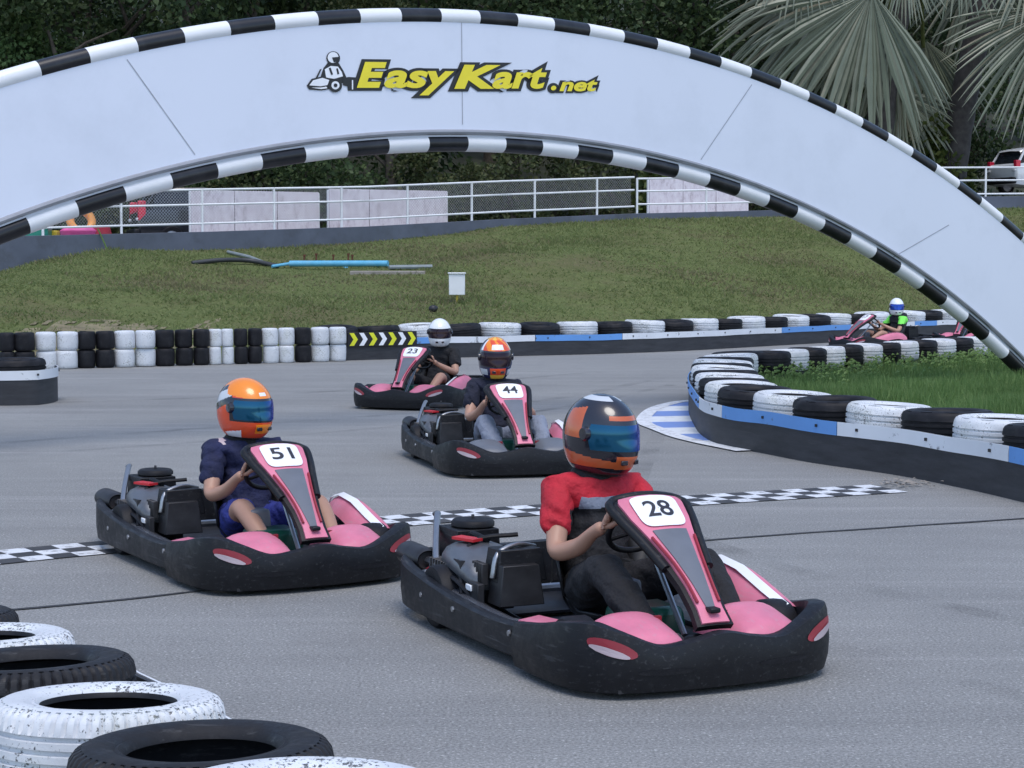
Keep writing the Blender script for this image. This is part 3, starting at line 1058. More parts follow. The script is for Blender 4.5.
mb = MB()
mb.poly([(x, y, 0.03) for x, y in poly], 'infield_soil')
tag(mb.build('infield_ground', smooth=False), kind='structure')
mb = MB()
rg = random.Random(5)
nbl = 0
tries = 0
while nbl < 60000 and tries < 400000:
    tries += 1
    y = rg.uniform(12.5, 28)
    x = rg.uniform(2.2, min(12, y * 0.31))
    if not inside(x, y):
        continue
    nbl += 1
    g_ = noise.noise((x * 0.9, y * 0.9, 4))
    h = rg.uniform(0.14, 0.30) * (1 + 0.5 * g_)
    a = rg.uniform(0, PI)
    w = rg.uniform(0.005, 0.012)
    dx, dy = math.cos(a) * w, math.sin(a) * w
    lx, ly = rg.gauss(0, 0.06), rg.gauss(0, 0.06)
    mb.add([(x - dx, y - dy, 0.02), (x + dx, y + dy, 0.02), (x + lx * .4 + dx * .7, y + ly * .4 + dy * .7, h * .6), (x + lx, y + ly, h), (x + lx * .4 - dx * .7, y + ly * .4 - dy * .7, h * .6)], [(0, 1, 2, 4), (4, 2, 3)], 'grass_lush')
# broad leaved weeds by the small tyres
for _ in range(500):
    q = rg.choice(fr)
    x, y = q.x + rg.gauss(-0.05, 0.5), q.y - abs(rg.gauss(0.45, 0.5)) - 0.15
    if not inside(x, y):
        continue
    for _k in range(7):
        a = rg.uniform(0, 6.28); z = rg.uniform(0.08, 0.36); r_ = rg.uniform(0.03, 0.06)
        cx, cy = x + math.cos(a) * 0.06, y + math.sin(a) * 0.06
        mb.add([(cx - r_ * .5, cy, z), (cx, cy - r_, z + .02), (cx + r_ * .5, cy, z + .01), (cx, cy + r_, z + .03)], [(0, 1, 2, 3)], 'grass_lush')
tag(mb.build('infield_grass', smooth=False), 'lush green grass and weeds growing inside the infield barrier', 'grass', kind='stuff')
# dead leaves by the foot of the barrier
mb = MB()
for _ in range(60):
    p = G(905 + rg.gauss(0, 16), 484 + rg.gauss(0, 2.0), 0.012)
    a = rg.uniform(0, 6.28); r_ = rg.uniform(.015, .035)
    mb.add([(p.x + r_ * math.cos(a + k * 1.57) * (1 if k % 2 else .5), p.y + r_ * math.sin(a + k * 1.57) * (1 if k % 2 else .5), 0.014 + rg.uniform(0, .015)) for k in range(4)], [(0, 1, 2, 3)], 'leaf_litter' if 'leaf_litter' in M else 'concrete')
tag(mb.build('dry_leaves', smooth=False), 'dry leaf litter gathered at the end of the finish line', 'leaves', kind='stuff')

# ------------------------------------------------------------------ arch
TH = R(36)
AC = Vector((-0.54, 18.0, 0))
arch = empty('track_arch', AC, TH)
tag(arch, 'white curved arch over the track with checkered black and white edges', 'arch')
def on_arch(px, py):
    """pixel -> arch plane (u, z)"""
    d = ray(px, py)
    c, s = math.cos(TH), math.sin(TH)
    # point = AC + u*(c,s) ; lies on the ray
    # cam + t d : x = t dx, y = t dy
    det = -c * d.y + s * d.x
    # t*dx - u*c = AC.x ; t*dy - u*s = AC.y
    t = (AC.x * (-s) + c * AC.y) / (d.x * (-s) + c * d.y)
    u = (t * d.x - AC.x) / c
    return u, CAMZ + t * d.z


def fit_circle(px):
    """least squares circle through the points of the photographed edge, in the arch's own plane"""
    Am = Matrix(((0, 0, 0), (0, 0, 0), (0, 0, 0)))
    bv = Vector((0, 0, 0))
    for q in px:
        u, z = on_arch(*q)
        r = Vector((u, z, 1))
        for i in range(3):
            for j in range(3):
                Am[i][j] += r[i] * r[j]
        bv += r * (-(u * u + z * z))
    D, E, Fq = Am.inverted() @ bv
    return -D / 2, -E / 2, math.sqrt(D * D / 4 + E * E / 4 - Fq)


CI = fit_circle([(0, 235), (458, 140), (698, 178), (822, 227.5), (932, 290.6), (985, 334.6), (1018.6, 368.5)])
CO = fit_circle([(0, 82), (80, 60), (295, 21), (376.5, 15), (456, 17), (604, 34), (673, 51), (739.5, 71.5), (802, 96.5), (861, 126.5), (917, 158.5), (969.5, 196.5), (1017, 234)])


def arc_pt(Cc, a, y, dr=0.0):
    return Vector((Cc[0] + (Cc[2] + dr) * math.sin(a), y, Cc[1] + (Cc[2] + dr) * math.cos(a)))


a_out = math.acos(-CO[1] / CO[2])
a_in = math.acos(-CI[1] / CI[2])


def inner_at(p):
    """where the ray from the outer circle's centre to p leaves the inner circle (or the ground)"""
    cx, cz = CO[0], CO[1]
    d = Vector((p.x - cx, p.z - cz)).normalized()
    ox, oz = cx - CI[0], cz - CI[1]
    bq = ox * d.x + oz * d.y
    disc_ = bq * bq - (ox * ox + oz * oz - (CI[2] + .03) ** 2)
    t = -bq + math.sqrt(disc_)
    tg = -cz / d.y
    t = min(max(t, tg), CO[2] - .03)
    return cx + d.x * t, cz + d.y * t


m = MB()
secs = []
for i in range(161):
    a = -a_out + 2 * a_out * i / 160
    o1 = arc_pt(CO, a, 0, -.03)
    iu, iz = inner_at(o1)
    secs.append([Vector((iu, -.06, iz)), Vector((o1.x, -.06, o1.z)), Vector((o1.x, .06, o1.z)), Vector((iu, .06, iz))])
m.loft(secs, 'arch_white', closed=True, cap=True)
m.build('arch_panel', arch, angle=50)


def seg_tube(name, Cc, amax, pa_, pb_, rad):
    """pa_, pb_: pixels at the two ends of one white length"""
    mm = MB()
    ua, ub = on_arch(*pa_)[0], on_arch(*pb_)[0]
    a0 = math.asin((ua - Cc[0]) / Cc[2])
    seg = math.asin((ub - Cc[0]) / Cc[2]) - a0
    k0 = int(math.floor((-amax - a0) / seg))
    k1 = int(math.ceil((amax - a0) / seg))
    for k in range(k0, k1):
        aa, ab = max(-amax, a0 + k * seg), min(amax, a0 + (k + 1) * seg)
        if ab - aa < 0.002:
            continue
        pts = [arc_pt(Cc, aa + (ab - aa) * j / 4, 0) for j in range(5)]
        mm.tube(pts, rad, 'arch_tube_white' if k % 2 == 0 else 'arch_tube_black', 18, cap=False)
    return mm.build(name, arch, angle=60)


seg_tube('inner_tube', CI, a_in, (385, 141), (425, 140), 0.086)
seg_tube('outer_tube', CO, a_out, (356.5, 16), (397.5, 15.5), 0.082)
m = MB()
m.tube([arc_pt(CI, -a_in + 2 * a_in * i / 120, -0.078, .105) for i in range(121)], 0.026, 'arch_rail', 8)
m.build('edge_rail', arch)
for (p, q) in (((124, 60), (192, 155)), ((458, 22), (459, 125)), ((748, 85), (697, 160)), ((945, 225), (888, 258))):
    u, z = on_arch(*p)
    u2, z2 = on_arch(*q)
    d = Vector((u2 - u, z2 - z)).normalized()
    n_ = Vector((-d.y, d.x)) * .0055
    m = MB()
    m.poly([(u + n_.x, -.0625, z + n_.y), (u - n_.x, -.0625, z - n_.y), (u2 - n_.x, -.0625, z2 - n_.y), (u2 + n_.x, -.0625, z2 + n_.y)], 'seam')
    m.build('panel_seam', arch, smooth=False)


def text_geo(body, shear=0.0, offset=0.0, res=6):
    cu = bpy.data.curves.new('t', 'FONT')
    cu.body = body
    cu.size = 1.0
    cu.shear = shear
    cu.offset = offset
    cu.resolution_u = res
    o = bpy.data.objects.new('t', cu)
    COL.objects.link(o)
    bpy.context.view_layer.update()
    me = bpy.data.meshes.new_from_object(o.evaluated_get(bpy.context.evaluated_depsgraph_get()))
    V = [v.co.copy() for v in me.vertices]
    Fc = [tuple(p.vertices) for p in me.polygons]
    bpy.data.objects.remove(o)
    bpy.data.meshes.remove(me)
    bpy.data.curves.remove(cu)
    return V, Fc


def zq(x, y):
    """pixel of the enlarged sign crop -> arch plane"""
    return on_arch(290 + x / 3.2, 40 + y / 3.2)


yel, blk = MB(), MB()
for body, (x0, x1, yt, yb) in (('E', (201, 297, 72, 155)), ('asy', (289, 512, 99, 179)), ('K', (512, 660, 81, 158)), ('art', (634, 808, 90, 158)), ('.', (821, 838, 148, 163)), ('net', (848, 970, 128, 166))):
    yo = {'E': .046, 'K': .046, '.': .04}.get(body, .034)
    V, Fc = text_geo(body, 0.24, yo)
    xs = [v.x for v in V]; ys = [v.y for v in V]
    bx0, bx1, by0, by1 = min(xs), max(xs), min(ys), max(ys)
    c00, c10, c01 = zq(x0, yb), zq(x1, yb), zq(x0, yt)
    # the letters keep a common lean: only x and z are fitted
    def mp(v, y):
        s_, t_ = (v.x - bx0) / (bx1 - bx0), (v.y - by0) / (by1 - by0)
        return (c00[0] + (c10[0] - c00[0]) * s_, y, c00[1] + (c10[1] - c00[1]) * s_ + (c01[1] - c00[1]) * t_)
    yel.add([mp(v, -0.074) for v in V], Fc, 'sign_yellow')
    big = {'E': .085, 'K': .085, 'asy': .085, 'art': .085, '.': .12, 'net': .10}[body]
    V2, F2 = text_geo(body, 0.24, yo + big)
    blk.add([mp(v, -0.066) for v in V2], F2, 'sign_black')
blk.build('lettering_outline', arch, smooth=False)
yel.build('lettering', arch, smooth=False)

# small line drawing of a kart and driver beside the letters
m = MB()


def disc(cx, cy, r, mat, y, n=20, sx=1.0):
    pts = []
    for k in range(n):
        u, z = zq(cx + sx * r * math.cos(2 * PI * k / n), cy + r * math.sin(2 * PI * k / n))
        pts.append((u, y, z))
    m.poly(pts, mat)


def zpoly(pts, mat, y):
    m.poly([(zq(*p)[0], y, zq(*p)[1]) for p in pts], mat)


Y0, Y1, Y2, Y3 = -0.0635, -0.0665, -0.0695, -0.0725
zpoly([(96, 92), (112, 72), (144, 74), (160, 100), (170, 122), (160, 140), (100, 138), (84, 128)], 'sign_black', Y0)
zpoly([(100, 96), (119, 85), (142, 87), (154, 104), (158, 118), (130, 126), (104, 122)], 'white_plastic', Y1)
zpoly([(112, 92), (118, 90), (126, 112), (120, 114)], 'sign_black', Y2)
zpoly([(136, 94), (141, 92), (146, 110), (140, 112)], 'sign_black', Y2)
disc(127, 60, 22, 'sign_black', Y1)
disc(126, 58, 17.5, 'white_plastic', Y2)
zpoly([(122, 58), (143, 56), (145, 70), (128, 74)], 'sign_black', Y3)
zpoly([(42, 148), (58, 126), (92, 118), (122, 126), (118, 158), (90, 163), (50, 160)], 'sign_black', Y1)
zpoly([(50, 147), (62, 131), (92, 123), (114, 130), (108, 146), (86, 150)], 'white_plastic', Y2)
zpoly([(56, 154), (86, 154), (104, 151), (108, 156), (88, 159)], 'white_plastic', Y2)
zpoly([(84, 96), (90, 94), (76, 124), (70, 124)], 'sign_black', Y2)
zpoly([(158, 124), (176, 120), (204, 122), (206, 164), (174, 164), (172, 150), (158, 146)], 'sign_black', Y1)
zpoly([(186, 130), (190, 130), (190, 160), (186, 160)], 'white_plastic', Y2)
disc(133, 147, 22, 'sign_black', Y2)
disc(133, 147, 13, 'white_plastic', Y3)
disc(133, 147, 6, 'sign_black', Y3 - .003)
m.build('kart_emblem', arch, smooth=False)

# ------------------------------------------------------------------ wall, fences, panels behind the bank
def wall_run(name, pts, thick, mat, label, depth=1.5):
    root_m = MB()
    back = [Vector((p[0], p[1] + thick, p[2])) for p in pts]
    pts = [Vector(p) for p in pts]
    root_m.loft([[a - Vector((0, 0, depth)), a, b, b - Vector((0, 0, depth))] for a, b in zip(pts, back)], mat, closed=True, cap=True)
    return tag(root_m.build(name, angle=30, bevel=0.01), label, 'wall')


wtop = [A(-300, 240, 39.4), A(-150, 237.5, 40.6), A(0, 236, 41.2), A(43, 235.5, 41.8), A(107, 234, 42.8), A(212, 231.5, 43.9), A(365, 226.5, 46.6), A(503, 219, 48.9), A(633, 213.5, 50.9), A(760, 210.5, 52.4), A(850, 208, 53.4)]
wall_run('retaining_wall', wtop, 0.25, 'wall_grey', 'long low blue-grey retaining wall along top of the grass bank')
wr = [A(930, 197, 55.6), A(1040, 196, 56.6), A(1300, 194, 59)]
wall_run('retaining_wall', wr, 0.25, 'wall_grey', 'short blue-grey retaining wall below the fence at right edge')


def fence(pts, label, hgt, post_step, rails, mesh_rows, posts_at=None):
    root = empty('metal_fence', pts[0])
    tag(root, label, 'fence')
    off = Vector(pts[0])
    P = [Vector(p) - off for p in pts]
    for z in rails:
        m = MB()
        m.tube([p + Vector((0, 0, z)) for p in P], 0.03, 'fence_white', 6)
        m.build('rail', root)
    for p in (resample(P, post_step)):
        m = MB()
        m.tube([p + Vector((0, 0, -0.06)), p + Vector((0, 0, hgt + 0.01))], 0.032, 'fence_white', 8)
        m.build('post', root)
    if mesh_rows:
        z0, z1 = mesh_rows
        m = MB()
        fine = resample(P, 0.075)
        k = int((z1 - z0) / 0.075)
        for i in range(-k, len(fine)):
            for sgn in (1, -1):
                ia, ib = (i, i + k) if sgn > 0 else (i + k, i)
                lo, hi = 0.0, 1.0
                ja, jb = ia, ib
                def pt(t):
                    x = ia + (ib - ia) * t
                    if x < 0 or x > len(fine) - 1.001:
                        return None
                    q = fine[int(x)].lerp(fine[int(x) + 1], x - int(x))
                    return q + Vector((0, -0.02, z0 + (z1 - z0) * t))
                ts = [t / 10 for t in range(11) if pt(t / 10) is not None]
                if len(ts) < 2:
                    continue
                a, b = pt(ts[0]), pt(ts[-1])
                m.tube([a, b], 0.0035, 'wire', 3, cap=False)
        m.build('wire_mesh', root)
    return root


fbase = [A(43, 236.5, 41.9), A(107, 234.5, 42.95), A(212, 231.5, 44.05), A(365, 226.5, 46.75), A(503, 219, 49.05), A(634, 213.5, 51.0)]
fence(fbase, 'white railing with chain-link mesh along top of the grass bank', 1.03, 1.98, (0.2, 0.66, 1.02), (0.2, 1.02))
fb2 = [A(637, 213.2, 51.05), A(700, 212, 51.8), A(765, 210.5, 52.5), A(850, 208, 53.5)]
fence(fb2, 'short white railing without mesh, partly behind the right side of the arch', 0.98, 2.2, (0.25, 0.62, 0.97), None)
fb3 = [A(935, 197, 55.8), A(1040, 196, 56.8), A(1300, 194, 59.2)]
fence(fb3, 'white railing beside the parked white car at right edge', 0.92, 1.75, (0.08, 0.5, 0.9), None)


def panel(px0, px1, y0b, y1b, Ya, hgt, lab):
    a, b = A(px0, y0b, Ya), A(px1, y1b, Ya + (px1 - px0) / F * Ya * 0.45)
    root = empty('panel_wall', a)
    tag(root, lab, 'panel')
    d = b - a
    L = d.length
    ang = math.atan2(d.y, d.x)
    root.rotation_euler = (0, 0, ang)
    n = max(2, round(L / 1.3))
    for k in range(n):
        m = MB()
        m.box((L * (k + .5) / n, 0, hgt / 2 - 0.2), (L / n - 0.02, 0.06, hgt + 0.4), 'panel_stain')
        m.build('sheet', root, bevel=0.006)
    for k in range(n + 1):
        m = MB()
        m.box((L * k / n, 0.06, hgt / 2 - 0.2), (0.06, 0.06, hgt + 0.36), 'fence_white')
        m.build('upright', root)
    return root


panel(191, 319, 231, 228, 45.2, 1.02, 'stained pinkish white panel wall beside the dark parked car')
panel(329, 447, 227, 222, 47.6, 1.0, 'stained pinkish white panel wall in the middle behind the mesh fence')
panel(649, 748, 213, 211, 52.8, 1.0, 'stained pinkish white panel wall behind the short railing at right')

# ------------------------------------------------------------------ small things on the bank
def on_bank(px, py):
    d = ray(px, py)
    lo = 26.0
    for i in range(700):
        Y = 27 + i * 0.04
        p = Vector((0, 0, CAMZ)) + d * (Y / d.y)
        if p.z <= bank_z(p.x, p.y):
            return p
    return p


def thing_one(m, name, label, cat, **kw):
    return tag(m.build(name, **kw), label, cat)


bp = on_bank(457, 303)
root = empty('junction_box', bp)
tag(root, 'white junction box on a short stake standing on the bank', 'box')
m = MB(); m.tube([(0, 0.05, -0.1), (0, 0.05, 0.5)], 0.022, 'toy_yellow', 8); m.build('stake', root)
m = MB(); m.box((0, 0, 0.37), (0.32, 0.14, 0.42), 'box_white'); m.build('box_body', root, bevel=0.012)
m = MB(); m.box((0, -0.005, 0.597), (0.36, 0.18, 0.03), 'box_white'); m.build('lid', root, bevel=0.008)

def above(px, py, dz):
    p = on_bank(px, py)
    p.z += dz
    return p


m = MB()
m.tube(smooth_path([above(192, 264, .02), above(222, 264.5, .10), above(250, 265, .10), above(278, 268, .04)], 6), 0.055, 'pipe_black', 10)
thing_one(m, 'black_hose', 'thick black hose lying across the upper grass bank', 'hose')
m = MB()
m.tube([above(228, 254, .05), above(250, 260.5, .08), above(266, 266, .06)], 0.04, 'pipe_grey', 8)
thing_one(m, 'grey_pipe', 'thin grey pipe joining the black hose on the bank', 'pipe')
pa, pb = above(290, 268, .10), above(388, 268, .10)
root = empty('blue_pipe', pa)
tag(root, 'bright blue water pipe with a down elbow on the bank', 'pipe')
m = MB(); m.tube([Vector((0, 0, 0)), pb - pa], 0.07, 'pipe_blue', 12); m.build('main_pipe', root)
pc = above(346, 268, .10) - pa
m = MB(); m.tube([pc + Vector((0, -.02, .0)), pc + Vector((0, -.08, -.05)), pc + Vector((0, -.1, -.3))], 0.055, 'pipe_blue', 10); m.build('elbow', root)
m = MB(); m.tube([above(272, 269, .06) - pa, Vector((0, 0, 0))], 0.035, 'pipe_blue', 8); m.build('thin_pipe', root)
m = MB()
m.tube([above(389, 270, .06), above(432, 269, .05)], 0.05, 'pipe_grey', 8)
thing_one(m, 'grey_pipe', 'grey pipe continuing right of the blue pipe on the bank', 'pipe')
sa, sb = on_bank(350, 275), on_bank(425, 274)
m = MB()
d = (sb - sa)
m.box((sa + sb) / 2 + Vector((0, .25, -0.03)), (d.length, 0.5, 0.22), 'concrete', rz=math.atan2(d.y, d.x))
thing_one(m, 'concrete_slab', 'low concrete slab under the pipes on the grass bank', 'slab', bevel=0.02)
for k, (px, lab) in enumerate(((304, 'leftmost rusty stake'), (316, 'second rusty stake from left'), (333, 'third rusty stake from left'), (348, 'fourth rusty stake from left'), (352, 'rightmost rusty stake'))):
    b = on_bank(px, 264)
    m = MB(); m.tube([(0, 0, -0.1), (0.01, 0, 0.2 + 0.03 * (k % 2))], 0.022, 'rust', 6)
    m.box((0.01, 0, 0.2 + 0.03 * (k % 2)), (0.06, 0.06, 0.04), 'rust')
    o = thing_one(m, 'rusty_stake', lab + ' in the row behind the blue pipe', 'stake')
    o['group'] = 'rusty stakes behind the blue pipe'
    o.location = b
b = on_bank(433, 312)
m = MB()
ico = []
for i in range(7):
    th = PI * i / 6
    ico.append([(0.15 * math.sin(th) * math.cos(2 * PI * j / 10) * (1 + .2 * math.sin(j * 3 + i)), 0.12 * math.sin(th) * math.sin(2 * PI * j / 10), 0.1 + 0.12 * math.cos(th)) for j in range(10)])
m.loft(ico, 'metal_dark', closed=True)
for q in range(len(m.v)):
    m.v[q] = tuple(.62 * t_ for t_ in m.v[q])
o = thing_one(m, 'dark_stone', 'small dark stone on the bank above the white helmet', 'stone')
o.location = b

# toys on the wall at the left
def toy_at(px, py, Y):
    return A(px, py, Y)


m = MB()
mt = Matrix.Rotation(R(68), 4, 'X')
m.lathe([(0.27 + 0.10 * math.cos(2 * PI * k / 12), 0.10 * math.sin(2 * PI * k / 12)) for k in range(12)], 'toy_orange', 28, mt, closed=True)
o = thing_one(m, 'swim_ring', 'orange inflatable swim ring leaning behind the grey wall', 'swim ring')
o.location = toy_at(81, 221, 43.6)
o.rotation_euler = (0, R(20), R(25))
m = MB()
m.lathe([(0.0, 0.22), (0.3, 0.2), (0.42, 0.08), (0.4, -0.12), (0.3, -0.3), (0, -0.3)], 'toy_pink', 24)
o = thing_one(m, 'pink_tub', 'round pink tub below the orange swim ring', 'tub')
o.location = toy_at(80, 233, 43.15); o.scale = (1.15, .7, .7)
m = MB()
m.lathe([(0.0, 0.16), (0.26, 0.12), (0.32, -0.1), (0.25, -0.3), (0, -0.3)], 'toy_red', 20)
o = thing_one(m, 'red_basin', 'upturned red basin right of the pink tub', 'basin')
o.location = toy_at(99, 232, 43.3)
m = MB()
m.box((0, 0, 0), (0.62, 0.4, 0.34), 'toy_green'); m.box((0, 0, 0.18), (0.68, 0.46, 0.05), 'toy_green')
o = thing_one(m, 'green_crate', 'green plastic crate on the wall at far left', 'crate', bevel=0.02)
o.location = toy_at(37, 233, 42.3)
m = MB()
m.box((0, 0, 0), (0.3, 0.3, 0.16), 'toy_yellow')
o = thing_one(m, 'yellow_box', 'small yellow box between green crate and pink tub', 'box', bevel=0.02)
o.location = toy_at(52, 234, 42.6)
m = MB()
m.tube(smooth_path([A(98, 229, 42.75), A(103, 240, 42.5), A(107, 249, 42.25)], 4), 0.02, 'grass_lush', 6)
thing_one(m, 'green_rope', 'green rope hanging over the grey wall by the tubs', 'rope')

# ------------------------------------------------------------------ cars
def make_car(label, paint, loc, rz, lamp=.5):
    root = empty('parked_car', loc, rz)
    tag(root, label, 'car')
    # x forward; tail at x = 0, nose at 4.3
    st = [(0.0, .70, .42, .95), (0.06, .78, .32, 1.02), (0.5, .84, .28, 1.06), (1.5, .87, .26, 1.02), (2.6, .87, .26, .98), (3.3, .85, .27, .93), (4.0, .78, .30, .82), (4.25, .66, .36, .70), (4.3, .5, .42, .62)]
    m = MB()
    m.loft([[(x, -w * .92, z0), (x, -w, z0 + .18), (x, -w, (z0 + z1) / 2 + .1), (x, -w * .95, z1), (x, -w * .5, z1 + .015), (x, w * .5, z1 + .015), (x, w * .95, z1), (x, w, (z0 + z1) / 2 + .1), (x, w, z0 + .18), (x, w * .92, z0)] for x, w, z0, z1 in st], paint, closed=True, cap=True)
    body = m.build('body', root, angle=35)
    m = MB()
    gs = [(0.12, .70, 1.00, .55, 1.02), (0.42, .76, 1.04, .62, 1.5), (0.7, .77, 1.04, .63, 1.58), (1.7, .78, 1.0, .64, 1.62), (2.4, .78, .97, .62, 1.55), (3.15, .74, .93, .60, .97)]
    m.loft([[(x, -w, z0), (x, -wr, z1 - .03), (x, wr, z1 - .03), (x, w, z0)] for x, w, z0, wr, z1 in gs], 'glass_dark', closed=True, cap=True)
    m.build('windows', root, angle=30)
    m = MB()
    m.loft([[(x, -w * .99, z - .05), (x, -w * .93, z), (x, 0, z + .025), (x, w * .93, z), (x, w * .99, z - .05)] for x, w, z in ((.30, .62, 1.46), (.45, .645, 1.535), (.8, .65, 1.6), (1.7, .655, 1.635), (2.35, .635, 1.575), (2.5, .6, 1.5))], paint)
    m.build('roof', root)
    for (xa, xb, w0, w1) in ((0.12, 0.46, .72, .64), (1.35, 1.42, .79, .655), (2.45, 3.15, .635, .75)):
        for s in (-1, 1):
            m = MB()
            za, zb = (1.0, 1.5) if xa < 2 else (1.52, .96)
            m.tube([(xa, s * w0, za), (xb, s * w1, zb)], 0.045, paint, 6)
            m.build('pillar', root)
    for x in (0.85, 3.45):
        for s in (-1, 1):
            w = empty('wheel', (x, s * 0.78, 0.32)); w.parent = root
            m = MB(); mt = Matrix.Rotation(PI / 2, 4, 'X')
            m.lathe([(.2, -.09), (.29, -.1), (.32, -.06), (.32, .06), (.29, .1), (.2, .09)], 'rubber', 24, mt); m.build('tyre', w)
            m = MB(); m.lathe([(.2, .09), (.2, .07), (.08, .1), (0, .1)], 'metal_grey', 24, mt); m.lathe([(.2, -.09), (.2, -.07), (.08, -.1), (0, -.1)], 'metal_grey', 24, mt); m.build('rim', w)
    for s in (-1, 1):
        m = MB(); m.box((0.10, s * .70, 1.02), (.2, .15, lamp), 'lamp_red'); m.box((0.03, s * .66, .80), (.14, .18, .08), 'lamp_clear'); m.build('tail_lamp', root, bevel=.02)
        m = MB(); m.box((4.12, s * .6, .68), (.2, .22, .14), 'lamp_clear'); m.build('headlight', root, bevel=.02)
        m = MB(); m.box((2.55, s * .92, 1.02), (.12, .16, .12), paint); m.build('mirror', root, bevel=.02)
    m = MB(); m.box((-.02, 0, .45), (.16, 1.5, .22), 'plastic_black'); m.build('rear_bumper', root, bevel=.04)
    return root


c0 = A(134, 237, 46.6)
make_car('dark parked car with red tail lamp behind the mesh fence', 'car_dark', (c0.x, c0.y, bank_z(c0.x, c0.y) + .02), R(20))
c1 = A(1001, 194, 63)
make_car('white parked car at right edge beyond the railing', 'car_white', (c1.x, c1.y, c1.z), R(24), .24)

# ------------------------------------------------------------------ trees
def crown_mesh(seed, mat, hgt, rad, nleaf, lsize=(0.12, 0.26), low=0.18):
    rr = random.Random(seed)
    m = MB()
    lobes = []
    for k in range(16):
        z = hgt * (low + (1 - low) * rr.random() ** 0.9)
        f = 1 - abs((z / hgt - 0.5)) * 1.1
        d = rr.uniform(0.15, 0.75) * rad * max(0.35, f)
        a = rr.uniform(0, 6.28)
        lobes.append((Vector((d * math.cos(a), d * math.sin(a), z)), rr.uniform(0.28, 0.5) * rad))
    for _ in range(nleaf):
        c, r = rr.choice(lobes)
        n = Vector((rr.gauss(0, 1), rr.gauss(0, 1), rr.gauss(0.25, 1))).normalized()
        rr_ = r * (rr.random() ** 0.3) * (1 + 0.35 * noise.noise(n * 2.2 + c))
        p = c + Vector((n.x * rr_, n.y * rr_, n.z * rr_ * 0.8))
        t = (n + Vector((rr.gauss(0, .6), rr.gauss(0, .6), rr.gauss(-.3, .6)))).normalized()
        b = t.cross(Vector((rr.gauss(0, 1), rr.gauss(0, 1), rr.gauss(0, 1)))).normalized()
        L = rr.uniform(*lsize)
        w = L * rr.uniform(.28, .42)
        m.add([p, p + t * (L * .5) + b * w, p + t * L, p + t * (L * .5) - b * w], [(0, 1, 2, 3)], mat)
    return m


def trunk_mesh(seed, hgt, rad):
    rr = random.Random(seed)
    m = MB()
    pts = [Vector((0.12 * rr.gauss(0, 1) * t, 0.12 * rr.gauss(0, 1) * t, hgt * 0.8 * t - 0.5)) for t in (0, .15, .35, .6, .85, 1)]
    pts[0] = Vector((0, 0, -0.6))
    m.tube(pts, [0.26, .2, .17, .13, .08, .04], 'bark', 9)
    for k in range(7):
        t = rr.uniform(.3, .85)
        b = Vector((0, 0, hgt * .8 * t - .5))
        a = rr.uniform(0, 6.28)
        e = b + Vector((math.cos(a), math.sin(a), .7)) * rad * rr.uniform(.4, .7)
        m.tube([b, b.lerp(e, .5) + Vector((0, 0, .15)), e], [.08, .05, .02], 'bark', 6)
    return m


def tree_meshes(seed, mat, hgt, rad, n, low=0.18, ls=(0.12, 0.26)):
    return proto(crown_mesh(seed, mat, hgt, rad, n, ls, low), 'crown', smooth=False), proto(trunk_mesh(seed + 50, hgt, rad), 'trunk')


def put_tree(me, name, label, group, loc, rz, sc):
    root = empty(name, loc, rz)
    root.scale = sc
    tag(root, label, 'tree', group)
    for k, nm in ((0, 'crown'), (1, 'trunk')):
        o = bpy.data.objects.new(nm, me[k])
        COL.objects.link(o)
        o.parent = root
    return root


KINDS = [(tree_meshes(1, 'leaf_dark', 10.5, 3.4, 7000), 'dark leafy tree in the shaded forest behind the arch'),
         (tree_meshes(2, 'leaf_dark', 12, 3.0, 7000), 'dark leafy tree in the shaded forest behind the arch'),
         (tree_meshes(3, 'leaf_olive', 11, 3.2, 6500, ls=(.1, .2)), 'olive toned tree with finer leaves in the forest behind the arch'),
         (tree_meshes(4, 'leaf_dark', 9, 3.6, 7000, low=.05), 'dark leafy tree in the shaded forest behind the arch')]
rf = random.Random(21)
for rw, (d0, step) in enumerate(((11.5, 3.3), (16, 3.4), (22, 3.6), (30, 4.0), (40, 5))):
    X = -17 - rw * 2.5
    while X < 21 + rw * 3:
        x = X + rf.uniform(-.9, .9)
        yt, zt = lerp_tab(TOP, x)
        y = yt + d0 + rf.uniform(-1.6, 1.6)
        X += step
        if rw == 0 and x > 17.5:
            continue
        k = rf.choice((0, 1, 2, 3, 3 if rw == 0 else 1))
        s_ = rf.uniform(.85, 1.2)
        put_tree(KINDS[k][0], 'forest_tree', KINDS[k][1], 'forest trees behind the arch', (x, y, bank_z(x, y) - .1), rf.uniform(0, 6.28), (s_, s_, s_ * rf.uniform(.9, 1.15)))
# the brighter green tree at upper left
gm = tree_meshes(9, 'leaf_green', 5.6, 2.0, 6500, low=.25, ls=(.09, .19))
gp = A(22, 140, 53)
put_tree(gm, 'green_tree', 'brighter green tree at the upper left corner above the arch', None, (gp.x, gp.y, gp.z - 1.2), 0.4, (1, 1, 1))
